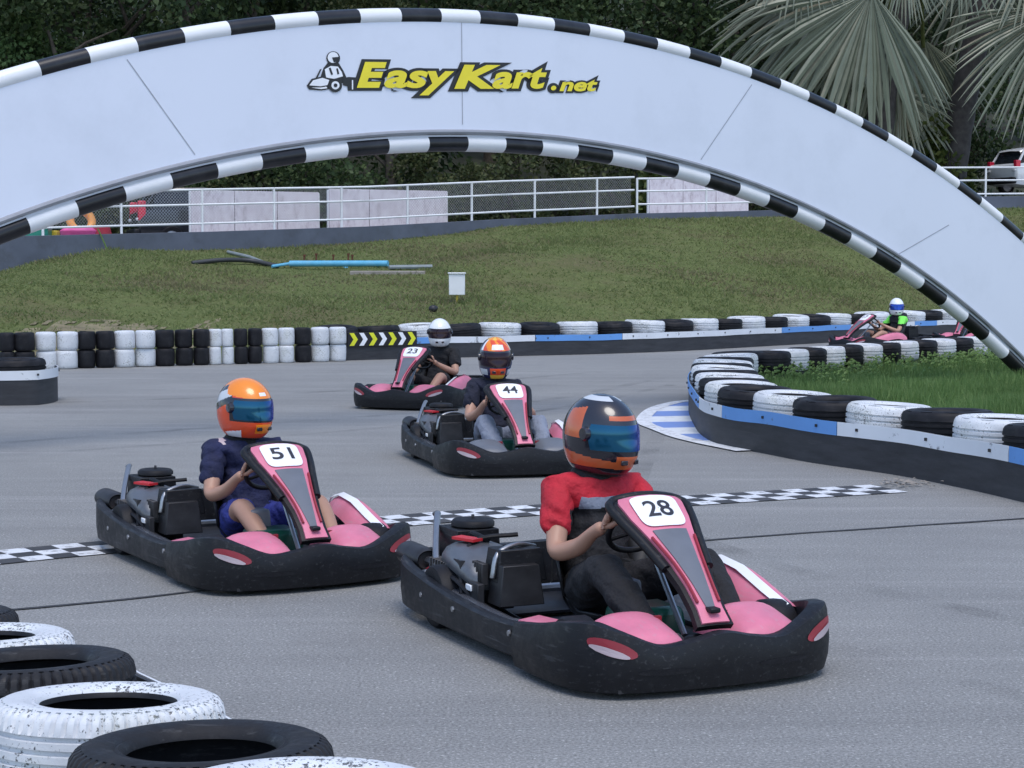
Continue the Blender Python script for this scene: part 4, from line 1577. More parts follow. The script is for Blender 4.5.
# shrubs between the road and the forest
SHR = [proto(crown_mesh(31 + k, ('leaf_dark', 'leaf_olive', 'leaf_dark')[k], 2.3, 1.3, 2600, (.07, .16), .1), 'foliage', smooth=False) for k in range(3)]
SHS = proto(trunk_mesh(77, 1.8, .6), 'stem')
X = -15
while X < 15:
    x = X + rf.uniform(-.4, .4)
    yt, zt = lerp_tab(TOP, x)
    y = yt + 8.3 + rf.uniform(-.5, .9)
    X += 1.5
    k = rf.randrange(3)
    root = empty('shrub', (x, y, bank_z(x, y) - .1), rf.uniform(0, 6.28))
    s_ = rf.uniform(.8, 1.35)
    root.scale = (s_, s_, s_)
    tag(root, ('dark bushy shrub in the row behind the mesh fence', 'olive bushy shrub in the row behind the mesh fence', 'dark bushy shrub in the row behind the mesh fence')[k], 'shrub', 'shrubs behind the fence')
    for nm, me in (('foliage', SHR[k]), ('stem', SHS)):
        o = bpy.data.objects.new(nm, me)
        COL.objects.link(o)
        o.parent = root

# ------------------------------------------------------------------ fan palms
def fan(m, hub, d, nrm, length, spread, nseg, seed, droop=0.35, wave=0.06):
    rr = random.Random(seed)
    d = Vector(d).normalized()
    nrm = Vector(nrm)
    nrm = (nrm - d * nrm.dot(d)).normalized()
    s = d.cross(nrm)
    da = 2 * spread / nseg
    for k in range(nseg):
        th = -spread + da * (k + .5)
        u = d * math.cos(th) + s * math.sin(th)
        v = -d * math.sin(th) + s * math.cos(th)
        L = length * (0.80 + 0.2 * math.cos(th * .8)) * rr.uniform(.9, 1.06)
        tw = rr.gauss(0, .16)
        dq = rr.uniform(.2, 2.6)
        rings = []
        for q, t in enumerate((0.03, .2, .4, .58, .72, .88, 1.0)):
            r = L * t
            hw = r * math.tan(da / 2) * 1.02 if t <= .58 else L * .58 * math.tan(da / 2) * max(0.0, 1 - (t - .58) / .42) ** .5
            hw = max(hw, 0.004)
            side = tw * L * .35 * max(0, t - .5)
            dr = Vector((0, 0, -1)) * (droop * L * (t * t * .8 + (dq * max(0, t - .55) ** 1.5)))
            c = Vector(hub) + u * r + v * side + dr + nrm * (wave * L * t * math.sin(k * 1.3 + seed))
            fold = nrm * (hw * .38)
            rings.append([c - v * hw - fold, c + fold * .4, c + v * hw - fold])
        m.loft(rings, 'palm_leaf')


def palm(label, base, top, rad, fronds, seed):
    root = empty('fan_palm', base)
    tag(root, label, 'palm')
    b = Vector(base)
    t = Vector(top) - b
    m = MB()
    pts = [Vector((t.x * q ** 1.4, t.y * q, t.z * q)) for q in [i / 16 for i in range(17)]]
    pts[0].z -= .6
    m.tube(pts, [rad * (1.15 - .3 * i / 16) * (1 + .06 * (i % 2)) for i in range(17)], 'palm_bark', 14)
    m.build('trunk', root)
    for k, (hub, d, nrm, L, sp, ns, dr) in enumerate(fronds):
        hub = Vector(hub) - b
        m = MB()
        fan(m, hub, d, nrm, L, sp, ns, seed + k, dr)
        fo = m.build('frond', root, angle=25)
        m = MB()
        mid = (t + hub) / 2 + Vector((0, 0, .35))
        m.tube(smooth_path([t, mid, hub + Vector(d).normalized() * .25], 5), [.07] * 11, 'leaf_bright', 6)
        m.build('petiole', fo)
    return root


YP = 46.0
b1 = A(872, 205, 59.9); t1 = A(915, -75, 59.9)
b2 = A(950, 200, 61.2); t2 = A(1003, -70, 61.2)
fr1 = [(A(846, -14, 59.5), (-.62, .1, -.8), (.05, -1, .3), 4.4, R(58), 30, .12),
       (A(890, 6, 59.2), (-.12, .1, -1), (.15, -1, .1), 3.9, R(46), 26, .10),
       (A(872, -8, 57.9), (-.42, 0, -.9), (0.1, -1, .25), 4.57, R(68), 32, .10),
       (A(862, -28, 59.2), (-.9, 0.1, -.42), (0.1, -1, .35), 5.21, R(42), 24, .16),
       (A(800, -75, 58.7), (-.3, -.3, -.8), (0, -1, .3), 3.05, R(60), 34, .12),
       (A(905, -40, 58.4), (.1, -.2, -1), (0, -1, .2), 1.91, R(70), 36, .1),
       (A(925, 40, 61.7), (-.2, .1, -.9), (0, -1, .2), 3.30, R(70), 34, .15),
       (A(960, -60, 58.9), (.5, -.2, -.7), (0, -1, .3), 2.54, R(70), 34, .12),
       (A(900, 95, 61.0), (.3, -.3, -.8), (0, -1, .3), 2.16, R(75), 30, .2),
       (A(860, -90, 61.6), (-.4, .5, .4), (0, -1, .6), 3.81, R(75), 34, .2)]
palm('tall fan palm with the biggest grey-green drooping leaf above the arch', b1, t1, .42, fr1, 5)
fr2 = [(A(1058, 8, 58.7), (-.55, -.1, -.85), (0.2, -1, .2), 4.19, R(58), 40, .12),
       (A(1040, -60, 59.2), (-.3, -.3, -.6), (0, -1, .3), 3.17, R(70), 36, .12),
       (A(985, -40, 62.5), (-.3, .2, -.8), (0, -1, .3), 3.30, R(70), 30, .15),
       (A(1085, -40, 61.0), (.7, .2, .3), (0, -1, .5), 3.81, R(70), 30, .2)]
palm('second fan palm with leaning dark trunk at upper right corner', b2, t2, .42, fr2, 25)
for k, (px, py, Y, lab) in enumerate(((938, 190, 61, 'yellow-green feathery shrub between the two palm trunks'), (962, 196, 63, 'yellow-green shrub right of the leaning palm trunk'), (662, 200, 54, 'small yellow-green shrub under the left edge of the palm'))):
    p = A(px, py, Y)
    root = empty('bright_shrub', (p.x, p.y, bank_z(p.x, p.y)))
    tag(root, lab, 'shrub')
    m = crown_mesh(60 + k, 'leaf_bright', 2.9 if k == 0 else 1.5, (1.0, .55, .9)[k], 1800, (.12, .34), .1); m.build('foliage', root, smooth=False)
    m = trunk_mesh(90 + k, 1.8, .5); m.build('stem', root)

# ------------------------------------------------------------------ karts
def mirror_path(half):
    """half runs from the middle to the left end; returns right end ... middle ... left end"""
    return [(x, -y) + tuple(q) for x, y, *q in reversed(half[1:])] + list(half)


def ring_loft(m, tab, prof, mat, cap=True, nsub=5):
    """tab rows: x, y, ztop. prof(zt) -> (outward offset, z) list. outward lies right of the walk"""
    P = smooth_path([(x, y, z) for x, y, z in tab], nsub)
    flat = [Vector((p.x, p.y, 0)) for p in P]
    secs = []
    for i, p in enumerate(flat):
        t = (flat[min(i + 1, len(flat) - 1)] - flat[max(i - 1, 0)]).normalized()
        n = Vector((t.y, -t.x, 0))
        secs.append([p + n * o + Vector((0, 0, z)) for o, z in prof(P[i].z)])
    if m is not None:
        m.loft(secs, mat, closed=True, cap=cap)
    return P, secs


FRONT = mirror_path([(1.0, 0, .235), (.997, .13, .212), (.985, .27, .200), (.955, .41, .250), (.89, .515, .285), (.77, .575, .277), (.58, .598, .238), (.36, .60, .205)])
FRONT = [(x * .97, y * .965, z) for x, y, z in FRONT]


def front_prof(zt):
    return [(-.05, .05), (-.008, .022), (.010, .03), (.024, .085), (.028, .15 if zt > .24 else zt - .08), (.018, zt - .03), (.009, zt - .006), (-.012, zt), (-.055, zt - .006), (-.07, zt - .06), (-.05, .10)]


def surf_decal(m, tab, prof, i0, i1, s_c, ds, z_c, dz, tilt, mat, lift, n=22):
    """an oval lying on the fairing between two profile points"""
    P, secs = ring_loft(None, tab, prof, None)
    flat = [Vector((p.x, p.y, 0)) for p in P]

    def at(s, z):
        s = max(0, min(len(P) - 1.001, s))
        i = int(s); f = s - i
        def sec(i):
            q = prof(P[i].z)
            for (o0, z0), (o1, z1) in zip(q[2:8], q[3:9]):
                if z0 <= z <= z1:
                    return o0 + (o1 - o0) * (z - z0) / max(1e-6, z1 - z0)
            return q[6][0]
        p = flat[i].lerp(flat[i + 1], f)
        t = (flat[i + 1] - flat[i]).normalized()
        nn = Vector((t.y, -t.x, 0))
        return p + nn * (sec(i) * (1 - f) + sec(i + 1) * f + lift) + Vector((0, 0, z))
    rings = []
    for r in (1.0, .66, .33, .02):
        rings.append([at(s_c + ds * r * math.cos(2 * PI * k / n), z_c + dz * r * math.sin(2 * PI * k / n) + tilt * r * math.cos(2 * PI * k / n)) for k in range(n)])
    m.loft(rings, mat, closed=True)


FP = [(.90, .245), (.845, .30), (.765, .375), (.665, .455), (.56, .53), (.46, .60), (.375, .655), (.315, .672)]
FPS = smooth_path([(x, 0, z) for x, z in FP], 6)


def fair_pt(y, t, lift):
    y = y * .79
    """t runs 0 (nose) .. 7 (top)"""
    s = max(0, min(len(FPS) - 1.001, t * 6))
    i = int(s)
    p = FPS[i].lerp(FPS[i + 1], s - i)
    a, b = FPS[max(0, i - 2)], FPS[min(len(FPS) - 1, i + 3)]
    tg = (b - a).normalized()
    n = Vector((-tg.z, 0, tg.x))
    if n.z < 0:
        n = -n
    return p + n * (lift - 0.9 * y * y) + Vector((0, y, 0))


def fair_strip(m, widths, t0, t1, lift, mat, n=30, thick=0.012, kx=9):
    top, bot = [], []
    for i in range(n + 1):
        t = t0 + (t1 - t0) * i / n
        w = lerp_tab(widths, t)[0]
        top.append([fair_pt(-w + 2 * w * k / kx, t, lift) for k in range(kx + 1)] + [fair_pt(w - 2 * w * k / kx, t, lift - thick) for k in range(kx + 1)])
    m.loft(top, mat, closed=True, cap=True)


def build_kart(pinks=True):
    root = empty('go_kart')
    m = MB()
    ring_loft(m, FRONT, front_prof, 'plastic_black')
    fb = m.build('front_bumper', root, angle=32)
    # recessed slots low on the bumper
    for sc in (-1, 1):
        m = MB()
        surf_decal(m, FRONT, front_prof, 2, 5, 35 + sc * 9.5, 4.2, .105, .012, 0, 'rubber', .003)
        m.build('air_slot', fb)
    for sc in (-1, 1):
        m = MB()
        surf_decal(m, FRONT, front_prof, 2, 5, 35 + sc * 17.2, 3.6, .198, .030, sc * .025, 'red_dark', .003)
        surf_decal(m, FRONT, front_prof, 2, 5, 35 + sc * 17.5, 2.9, .186, .014, sc * .022, 'pink_pale', .006)
        m.build('light_sticker', fb)
    # side and rear guards
    def gp(zt):
        return [(-.03, .075), (-.004, .05), (.008, .06), (.016, .13), (.014, zt - .012), (.004, zt), (-.035, zt - .004)]
    for s in (-1, 1):
        tab = [(.345, .565, .195), (.1, .58, .185), (-.3, .59, .20), (-.64, .592, .23), (-.88, .58, .255), (-1.03, .52, .27), (-1.10, .40, .275), (-1.12, .262, .275)]
        if s < 0:
            tab = [(x, -y, z) for x, y, z in tab]
            tab.reverse()
        m = MB()
        tab2 = list(tab)
        if s > 0:
            tab2 = tab
        # outward must lie right of the walk: walk counter-clockwise seen from above
        P, _ = ring_loft(m, tab2 if s < 0 else tab2, gp, 'plastic_scuffed')
        m.build('side_guard', root, angle=32)
    m = MB()
    ring_loft(m, [(-1.12, .25, .275), (-1.125, 0, .27), (-1.12, -.25, .275)], gp, 'plastic_scuffed')
    m.build('rear_bumper', root, angle=32)
    for s in (-1, 1):
        m = MB()
        sec = []
        for x, zt in ((.33, .19), (.1, .165), (-.2, .17), (-.5, .19), (-.72, .2)):
            sec.append([(x, s * .552, zt - .05), (x, s * .54, zt - .005), (x, s * .50, zt + .006), (x, s * .44, zt - .02), (x, s * .40, .07)])
        m.loft(sec, 'pod_gloss')
        m.build('side_pod', root, angle=60)
    # left side panel, pink with a pale stripe
    m = MB()
    sec, st, st2 = [], [], []
    for x, zt, yo, yi in ((.66, .245, .54, .38), (.5, .29, .55, .37), (.3, .345, .555, .38), (.1, .36, .55, .41), (-.04, .33, .54, .44), (-.12, .27, .53, .47)):
        a = [Vector((x, yo + .02, zt - .12)), Vector((x, yo, zt - .02)), Vector((x, (yo * 2 + yi) / 3, zt)), Vector((x, (yo + yi * 2) / 3, zt - .02)), Vector((x, yi, zt - .09))]
        sec.append(a)
        lift = Vector((0, -.002, .006))
        st.append([a[2].lerp(a[3], .15) + lift, a[2].lerp(a[3], .85) + lift])
    m.loft(sec, 'pink')
    sp_ = m.build('side_panel', root, angle=60, sub=1)
    m = MB(); m.loft(st, 'white_plastic'); m.build('stripe', sp_)
    # pink strip running back along the right side
    m = MB()
    m.loft([[(x, -.555, z - .03), (x, -.548, z), (x, -.46, z + .012), (x, -.40, z - .03)] for x, z in ((.78, .235), (.6, .225), (.45, .212), (.30, .20))], 'pink')
    m.build('side_strip', root, angle=60)
    # foot covers
    for s in (-1, 1):
        m = MB()
        g = []
        for i in range(13):
            u = -1 + 2 * i / 12
            g.append([Vector((.755 + .165 * u, s * .26 + .165 * (-1 + 2 * j / 12) * (1 - .12 * u), (.155 + (.105 - .035 * u) * max(0, 1 - u ** 4) ** .5 * max(0, 1 - abs(-1 + 2 * j / 12) ** 2.6) ** .5))) for j in range(13)])
        m.loft(g, 'pink' if pinks else 'plastic_grey')
        m.build('foot_cover', root, angle=60)
    # number fairing
    m = MB()
    fair_strip(m, [(0, .10), (1, .092), (2, .10), (3, .125), (4, .16), (5, .195), (6, .215), (6.6, .20), (7, .165)], 0.0, 7.0, 0.0, 'plastic_black', thick=.03)
    edge = [fair_pt(-w, t, -.006) for w, t in ((.12, 2.8), (.16, 4), (.197, 5), (.217, 6), (.204, 6.6), (.165, 7))]
    edge += [fair_pt(-w, 7.0, -.006) for w in (.08, 0, -.08)]
    edge += [fair_pt(w, t, -.006) for w, t in reversed(((.12, 2.8), (.16, 4), (.197, 5), (.217, 6), (.204, 6.6), (.165, 7)))]
    m.tube(smooth_path(edge, 3), .02, 'plastic_black', 8)
    fa = m.build('fairing', root, angle=50)
    m = MB()
    fair_strip(m, [(.1, .075), (1, .068), (2, .076), (3, .096), (4, .128), (5, .165), (6, .182), (6.5, .165)], .1, 6.5, .009, 'pink')
    m.build('pink_panel', fa, angle=50)
    m = MB()
    for s in (-1, 1):
        fairing_edge = [(fair_pt(s * w, t, .016)) for w, t in ((.06, 1.2), (.068, 2.1), (.088, 3), (.12, 4))]
        m.tube(smooth_path(fairing_edge, 4), .0065, 'red_dark', 6)
    m.build('red_trim', fa)
    m = MB()
    fair_strip(m, [(.9, .022), (2, .04), (3, .062), (4, .088), (4.3, .095)], .9, 4.3, .014, 'plastic_grey')
    m.build('grey_panel', fa, angle=50)
    m = MB(); m.box(fair_pt(0, .75, .018), (.05, .045, .02), 'plastic_black'); m.build('nose_clip', fa, bevel=.006)
    # seat
    m = MB()
    sec = []
    for x, z, w, wing in ((.10, .13, .17, .03), (-.03, .085, .19, .07), (-.17, .075, .20, .13), (-.29, .14, .21, .2), (-.37, .30, .21, .2), (-.41, .45, .20, .15), (-.45, .585, .16, .05)):
        fwd = Vector((.3, 0, .95)) if x > -.2 else Vector((.95, 0, .3))
        row = []
        for k in range(9):
            q = -1 + k / 4
            row.append(Vector((x, .06 + w * q, z)) + fwd * (wing * abs(q) ** 3))
        sec.append(row)
    m.loft(sec, 'seat')
    so = m.build('seat', root, angle=70)
    md = so.modifiers.new('thickness', 'SOLIDIFY'); md.thickness = .012
    # chassis
    m = MB()
    m.box((.25, 0, .034), (1.36, .86, .014), 'metal_dark')
    m.box((-.75, 0, .06), (.62, .80, .012), 'metal_dark')
    for s in (-1, 1):
        m.tube(smooth_path([(.92, s * .2, .09), (.7, s * .32, .085), (.2, s * .34, .08), (-.5, s * .3, .09), (-.95, s * .28, .13)], 4), .016, 'metal_dark', 8)
        m.tube([(.35, s * .34, .08), (.3, s * .57, .12)], .012, 'metal_dark', 8)
        m.tube([(-.25, s * .34, .08), (-.3, s * .57, .12)], .012, 'metal_dark', 8)
    m.tube([(-.6, -.48, .14), (-.6, .48, .14)], .02, 'metal_grey', 8)
    m.tube([(.6, -.42, .13), (.6, .42, .13)], .016, 'metal_dark', 8)
    m.build('chassis', root)
    for x, y, r, w in ((.6, .44, .13, .12), (.6, -.44, .13, .12), (-.6, .49, .14, .15), (-.6, -.49, .14, .15)):
        wh = empty('wheel', (x, y, r)); wh.parent = root
        mt = Matrix.Rotation(PI / 2, 4, 'X')
        m = MB(); m.lathe([(.07, -w * .45), (r - .03, -w * .5), (r - .008, -w * .46), (r, -w * .35), (r, w * .35), (r - .008, w * .46), (r - .03, w * .5), (.07, w * .45)], 'rubber', 26, mt); m.build('tyre', wh)
        m = MB(); m.lathe([(0, -w * .3), (.06, -w * .33), (.072, -w * .45), (.072, w * .45), (.06, w * .33), (0, w * .3)], 'metal_grey', 20, mt); m.build('rim', wh)
    # steering
    m = MB(); m.tube([(.66, 0, .16), (.285, .02, .52)], .012, 'metal_grey', 8); m.build('steering_column', root)
    m = MB()
    mt = Matrix.Translation((.265, .02, .53)) @ Matrix.Rotation(R(-48), 4, 'Y')
    m.lathe([(.145 + .013 * math.cos(2 * PI * k / 10), .013 * math.sin(2 * PI * k / 10)) for k in range(10)], 'plastic_black', 32, mt, closed=True)
    for a in (0.5, 2.64, 4.71):
        m.tube([mt @ Vector((0, 0, -.01)), mt @ Vector((.14 * math.cos(a + PI / 2), .14 * math.sin(a + PI / 2), 0))], .009, 'plastic_black', 6)
    m.build('steering_wheel', root)
    for s in (-1, 1):
        for x in (-.25, .30, -.62):
            m = MB(); m.lathe([(0, .006), (.012, .005), (.013, 0), (.013, -.004)], 'metal_grey', 8, Matrix.Translation((x, s * (.606 if x < .3 else .59), .15)) @ Matrix.Rotation(R(-90 * s), 4, 'X')); m.build('bolt', root)
    m = MB(); m.tube([(.66, .05, .14), (.6, .38, .14)], .009, 'metal_grey', 6); m.tube([(.66, -.05, .14), (.6, -.38, .14)], .009, 'metal_grey', 6); m.build('tie_rod', root)
    # tank, pad, pedals
    m = MB(); m.box((.44, -.06, .155), (.24, .30, .19), 'green_tank', taper=.86); m.build('fuel_tank', root, bevel=.03)
    m = MB(); m.box((.34, -.10, .29), (.12, .12, .10), 'plastic_grey', taper=.9); m.build('steering_box', root, bevel=.015)
    for s in (-1, 1):
        m = MB(); m.tube([(.72, s * .17, .08), (.70, s * .17, .22)], .009, 'metal_grey', 6); m.box((.70, s * .17, .23), (.02, .08, .05), 'red_dark'); m.build('pedal', root)
    # engine on the right behind
    m = MB()
    m.box((-.50, -.36, .19), (.30, .24, .20), 'metal_dark')
    for k in range(7):
        m.box((-.64 + .028 * k, -.36, .22), (.008, .28, .20), 'metal_dark')
    m.tube([(-.50, -.24, .20), (-.50, -.49, .20)], .075, 'metal_dark', 16)
    m.build('engine_block', root, bevel=.006)
    m = MB()
    sec = []
    for x, z0, z1, w in ((-.62, .27, .38, .10), (-.55, .25, .425, .14), (-.42, .23, .435, .155), (-.29, .22, .38, .15), (-.23, .2, .30, .12)):
        sec.append([(x, -.36 - w, z0), (x, -.36 - w * .95, z1 - .05), (x, -.36 - w * .6, z1), (x, -.36 + w * .6, z1), (x, -.36 + w * .95, z1 - .05), (x, -.36 + w, z0)])
    m.loft(sec, 'alu', closed=True, cap=True)
    ec = m.build('engine_cover', root, sub=1, angle=50)
    m = MB()
    m.box((-.47, -.40, .440), (.12, .06, .014), 'red_label', rz=.4)
    m.build('red_label', ec)
    m = MB()
    m.box((-.36, -.485, .34), (.07, .02, .04), 'metal_dark')
    m.build('dark_label', ec)
    m = MB(); m.box((-.20, -.31, .36), (.14, .22, .16), 'plastic_black', taper=.85); m.box((-.15, -.33, .27), (.12, .2, .2), 'metal_dark', taper=.8)
    m.tube(smooth_path([(-.24, -.2, .43), (-.2, -.3, .455), (-.17, -.4, .42), (-.16, -.43, .3)], 4), .012, 'metal_grey', 8); m.build('fan_shroud', root, bevel=.015)
    m = MB()
    m.box((-.72, -.28, .33), (.22, .22, .24), 'plastic_black', taper=.9)
    m.lathe([(0, .495), (.085, .49), (.095, .475), (.095, .455), (.07, .45)], 'rubber', 20, Matrix.Translation((-.72, -.26, 0)))
    m.tube([(-.72, -.26, .48), (-.72, -.26, .515)], .008, 'metal_dark', 6)
    m.build('air_filter', root, bevel=.015)
    m = MB()
    m.tube(smooth_path([(-.97, -.33, .48), (-.93, -.335, .49), (-.88, -.36, .47), (-.66, -.46, .33), (-.52, -.51, .19)], 4), .015, 'metal_grey', 8)
    m.build('support_bar', root)
    m = MB()
    m.loft([[(-.94, -.345, .47), (-.88, -.37, .475), (-.84, -.36, .43)], [(-.86, -.30, .28), (-.78, -.33, .28), (-.74, -.32, .26)], [(-.84, -.30, .14), (-.74, -.33, .14), (-.7, -.32, .14)]], 'plastic_black', closed=True, cap=True)
    m.build('bracket', root, bevel=.006)
    m = MB()
    mt = Matrix.Translation((-.84, -.47, .285)) @ Matrix.Rotation(PI / 2, 4, 'Y')
    m.lathe([(.0, -.12), (.045, -.12), (.062, -.10), (.062, .10), (.05, .12), (.04, .11), (0, .11)], 'metal_dark', 20, mt)
    m.tube(smooth_path([(-.72, -.47, .285), (-.64, -.45, .27), (-.58, -.40, .24)], 4), .022, 'metal_dark', 8)
    m.build('exhaust', root)
    m = MB()
    m.lathe([(0, -.02), (.085, -.02), (.09, 0), (.085, .02), (0, .02)], 'red_dark', 20, Matrix.Translation((-.66, -.47, .175)) @ Matrix.Rotation(PI / 2, 4, 'X'))
    m.box((-.56, -.50, .17), (.10, .05, .08), 'red_dark')
    m.build('brake_cover', root, bevel=.008)
    m = MB()
    for k in range(6):
        m.box((-.30 + .018 * k, -.44, .31), (.006, .03, .11), 'metal_dark')
    m.box((-.26, -.47, .22), (.16, .03, .10), 'metal_dark')
    m.box((-.26, -.487, .24), (.05, .01, .03), 'white_plastic')
    m.build('cooling_grille', root, bevel=.003)
    m = MB()
    m.tube(smooth_path([(-.86, -.25, .3), (-.80, -.30, .36), (-.70, -.40, .30), (-.60, -.48, .22)], 5), .009, 'red_dark', 6)
    m.tube(smooth_path([(-.95, -.2, .22), (-.85, -.35, .26), (-.75, -.5, .22), (-.62, -.52, .25)], 5), .011, 'metal_grey', 6)
    m.tube(smooth_path([(-.5, -.49, .2), (-.4, -.5, .26), (-.28, -.49, .22), (-.2, -.45, .12)], 5), .013, 'rubber', 6)
    m.build('cable', root)
    m = MB(); m.box((-.55, .38, .16), (.34, .12, .16), 'plastic_black', taper=.85); m.box((-.75, .30, .2), (.2, .3, .12), 'metal_dark', taper=.8); m.build('chain_guard', root, bevel=.02)
    m = MB(); m.tube(smooth_path([(-.40, -.2, .46), (-.44, -.36, .44), (-.38, -.46, .36), (-.3, -.5, .2)], 5), .012, 'rubber', 8); m.tube(smooth_path([(-.62, -.3, .42), (-.54, -.34, .45), (-.44, -.32, .43)], 5), .015, 'rubber', 8); m.build('hose', root)
    for ch in root.children:
        if ch.name.split('.')[0] in ('engine_block', 'engine_cover', 'fan_shroud', 'air_filter', 'support_bar', 'bracket', 'exhaust', 'brake_cover', 'hose', 'cooling_grille', 'cable'):
            ch.location = (-.05, .02, .012)
            ch.scale = (1.14, 1.05, .86)
    return root


M['pink_pale'] = simple('pale pink sticker', (0.42, 0.34, 0.37), 0.35)
M['red_label'] = simple('red label', (0.55, 0.02, 0.03), 0.4)


def add_number(root, txt):
    fa = [c for c in root.children if c.name.split('.')[0] == 'fairing'][0]
    m = MB()
    # rounded plate
    n = 40
    def plate(k, sc, lift):
        a = 2 * PI * k / n
        ca, sa = math.cos(a), math.sin(a)
        e = .42
        y = .128 * sc * math.copysign(abs(ca) ** e, ca)
        t = 5.32 + .88 * sc * math.copysign(abs(sa) ** e, sa)
        y *= 1 + .05 * (t - 5.3)
        return fair_pt(y, t, lift)
    m.loft([[plate(k, s, .0155) for k in range(n)] for s in (1, .75, .5, .25, .02)], 'white_plastic', closed=True)
    pl = m.build('number_plate', fa, angle=80)
    V, Fc = text_geo(txt, 0, .014)
    xs = [v.x for v in V]; ys = [v.y for v in V]
    x0, x1, y0, y1 = min(xs), max(xs), min(ys), max(ys)
    m = MB()
    m.add([fair_pt(-.076 + .152 * (v.x - x0) / (x1 - x0), 4.90 + .85 * (v.y - y0) / (y1 - y0), .0175) for v in V], Fc, 'ink')
    m.build('number', pl, smooth=False)


def swap_mat(root, part, old, new):
    """give one kart's part another material without touching the shared mesh"""
    for c in root.children:
        if c.name.split('.')[0] == part:
            for sl in c.material_slots:
                if sl.material == M[old]:
                    sl.link = 'OBJECT'
                    sl.material = M[new]


# ------------------------------------------------------------------ drivers
def skin_mesh(name, nodes, edges, root_key, mat, sub=2):
    keys = list(nodes)
    me = bpy.data.meshes.new(name)
    me.from_pydata([nodes[k][0] for k in keys], [(keys.index(a), keys.index(b)) for a, b in edges], [])
    o = bpy.data.objects.new(name, me)
    COL.objects.link(o)
    o.modifiers.new('skin', 'SKIN').use_smooth_shade = True
    sd = o.modifiers.new('sub', 'SUBSURF'); sd.levels = sd.render_levels = sub
    for i, k in enumerate(keys):
        sv = me.skin_vertices[0].data[i]
        r = nodes[k][1]
        sv.radius = (r, r) if not isinstance(r, tuple) else r
        sv.use_root = (k == root_key)
    bpy.context.view_layer.update()
    ev = o.evaluated_get(bpy.context.evaluated_depsgraph_get())
    em = bpy.data.meshes.new_from_object(ev)
    V = [v.co.copy() for v in em.vertices]
    Fc = [tuple(p.vertices) for p in em.polygons]
    bpy.data.objects.remove(o)
    bpy.data.meshes.remove(me)
    bpy.data.meshes.remove(em)
    return V, Fc


Y0D = .06


def body_nodes(lean=0.0):
    N = {}
    def put(k, x, y, z, r):
        f = max(0, z - .17)
        N[k] = (Vector((x, Y0D + y + lean * f, z)), r)
    put('pelvis', -.20, 0, .19, .085)
    put('spine', -.265, 0, .34, .085)
    put('chest', -.30, 0, .49, .11)
    put('upper', -.295, 0, .595, .085)
    put('neck', -.275, 0, .675, .056)
    put('jaw', -.25, 0, .745, .074)
    put('skull', -.265, 0, .83, .09)
    for s, k in ((-1, 'r'), (1, 'l')):
        put('sh' + k, -.275, s * .165, .585, .055)
        put('el' + k, -.085, s * .262, .36, .043)
        put('fo' + k, .045, s * .22, .405, .038)
        N['wr' + k] = (Vector((.155, .02 + s * .165, .475)), .027)
        N['pa' + k] = (Vector((.22, .02 + s * .150, .508)), .03)
        put('hi' + k, -.13, s * .10, .185, .065)
        put('th' + k, .08, s * .17, .275, .068)
        put('kn' + k, .27, s * .215, .345, .058)
        put('sn' + k, .43, s * .20, .25, .05)
        put('an' + k, .60, s * .175, .135, .037)
        put('to' + k, .74, s * .17, .15, .036)
    E = [('pelvis', 'spine'), ('spine', 'chest'), ('chest', 'upper'), ('upper', 'neck'), ('neck', 'jaw'), ('jaw', 'skull')]
    for k in 'rl':
        E += [('upper', 'sh' + k), ('sh' + k, 'el' + k), ('el' + k, 'fo' + k), ('fo' + k, 'wr' + k), ('wr' + k, 'pa' + k), ('pelvis', 'hi' + k), ('hi' + k, 'th' + k), ('th' + k, 'kn' + k), ('kn' + k, 'sn' + k), ('sn' + k, 'an' + k), ('an' + k, 'to' + k)]
    return N, E


def helmet_pt(az, el, k=1.0):
    ce, se = math.cos(el), math.sin(el)
    h = max(0.0, ce) ** (1.0 if el > 0 else .55)
    fx = .176 * (1 + (.14 if (abs(az) < PI / 2 and el < 0) else 0) * (math.cos(az) ** 2 if abs(az) < PI / 2 else 0) * min(1, -el / .5 if el < 0 else 0))
    x = fx * h * math.cos(az)
    y = .137 * h * math.sin(az)
    z = (.165 if el > 0 else .172) * se
    return Vector((x * k, y * k, z * k if el > 0 else z))


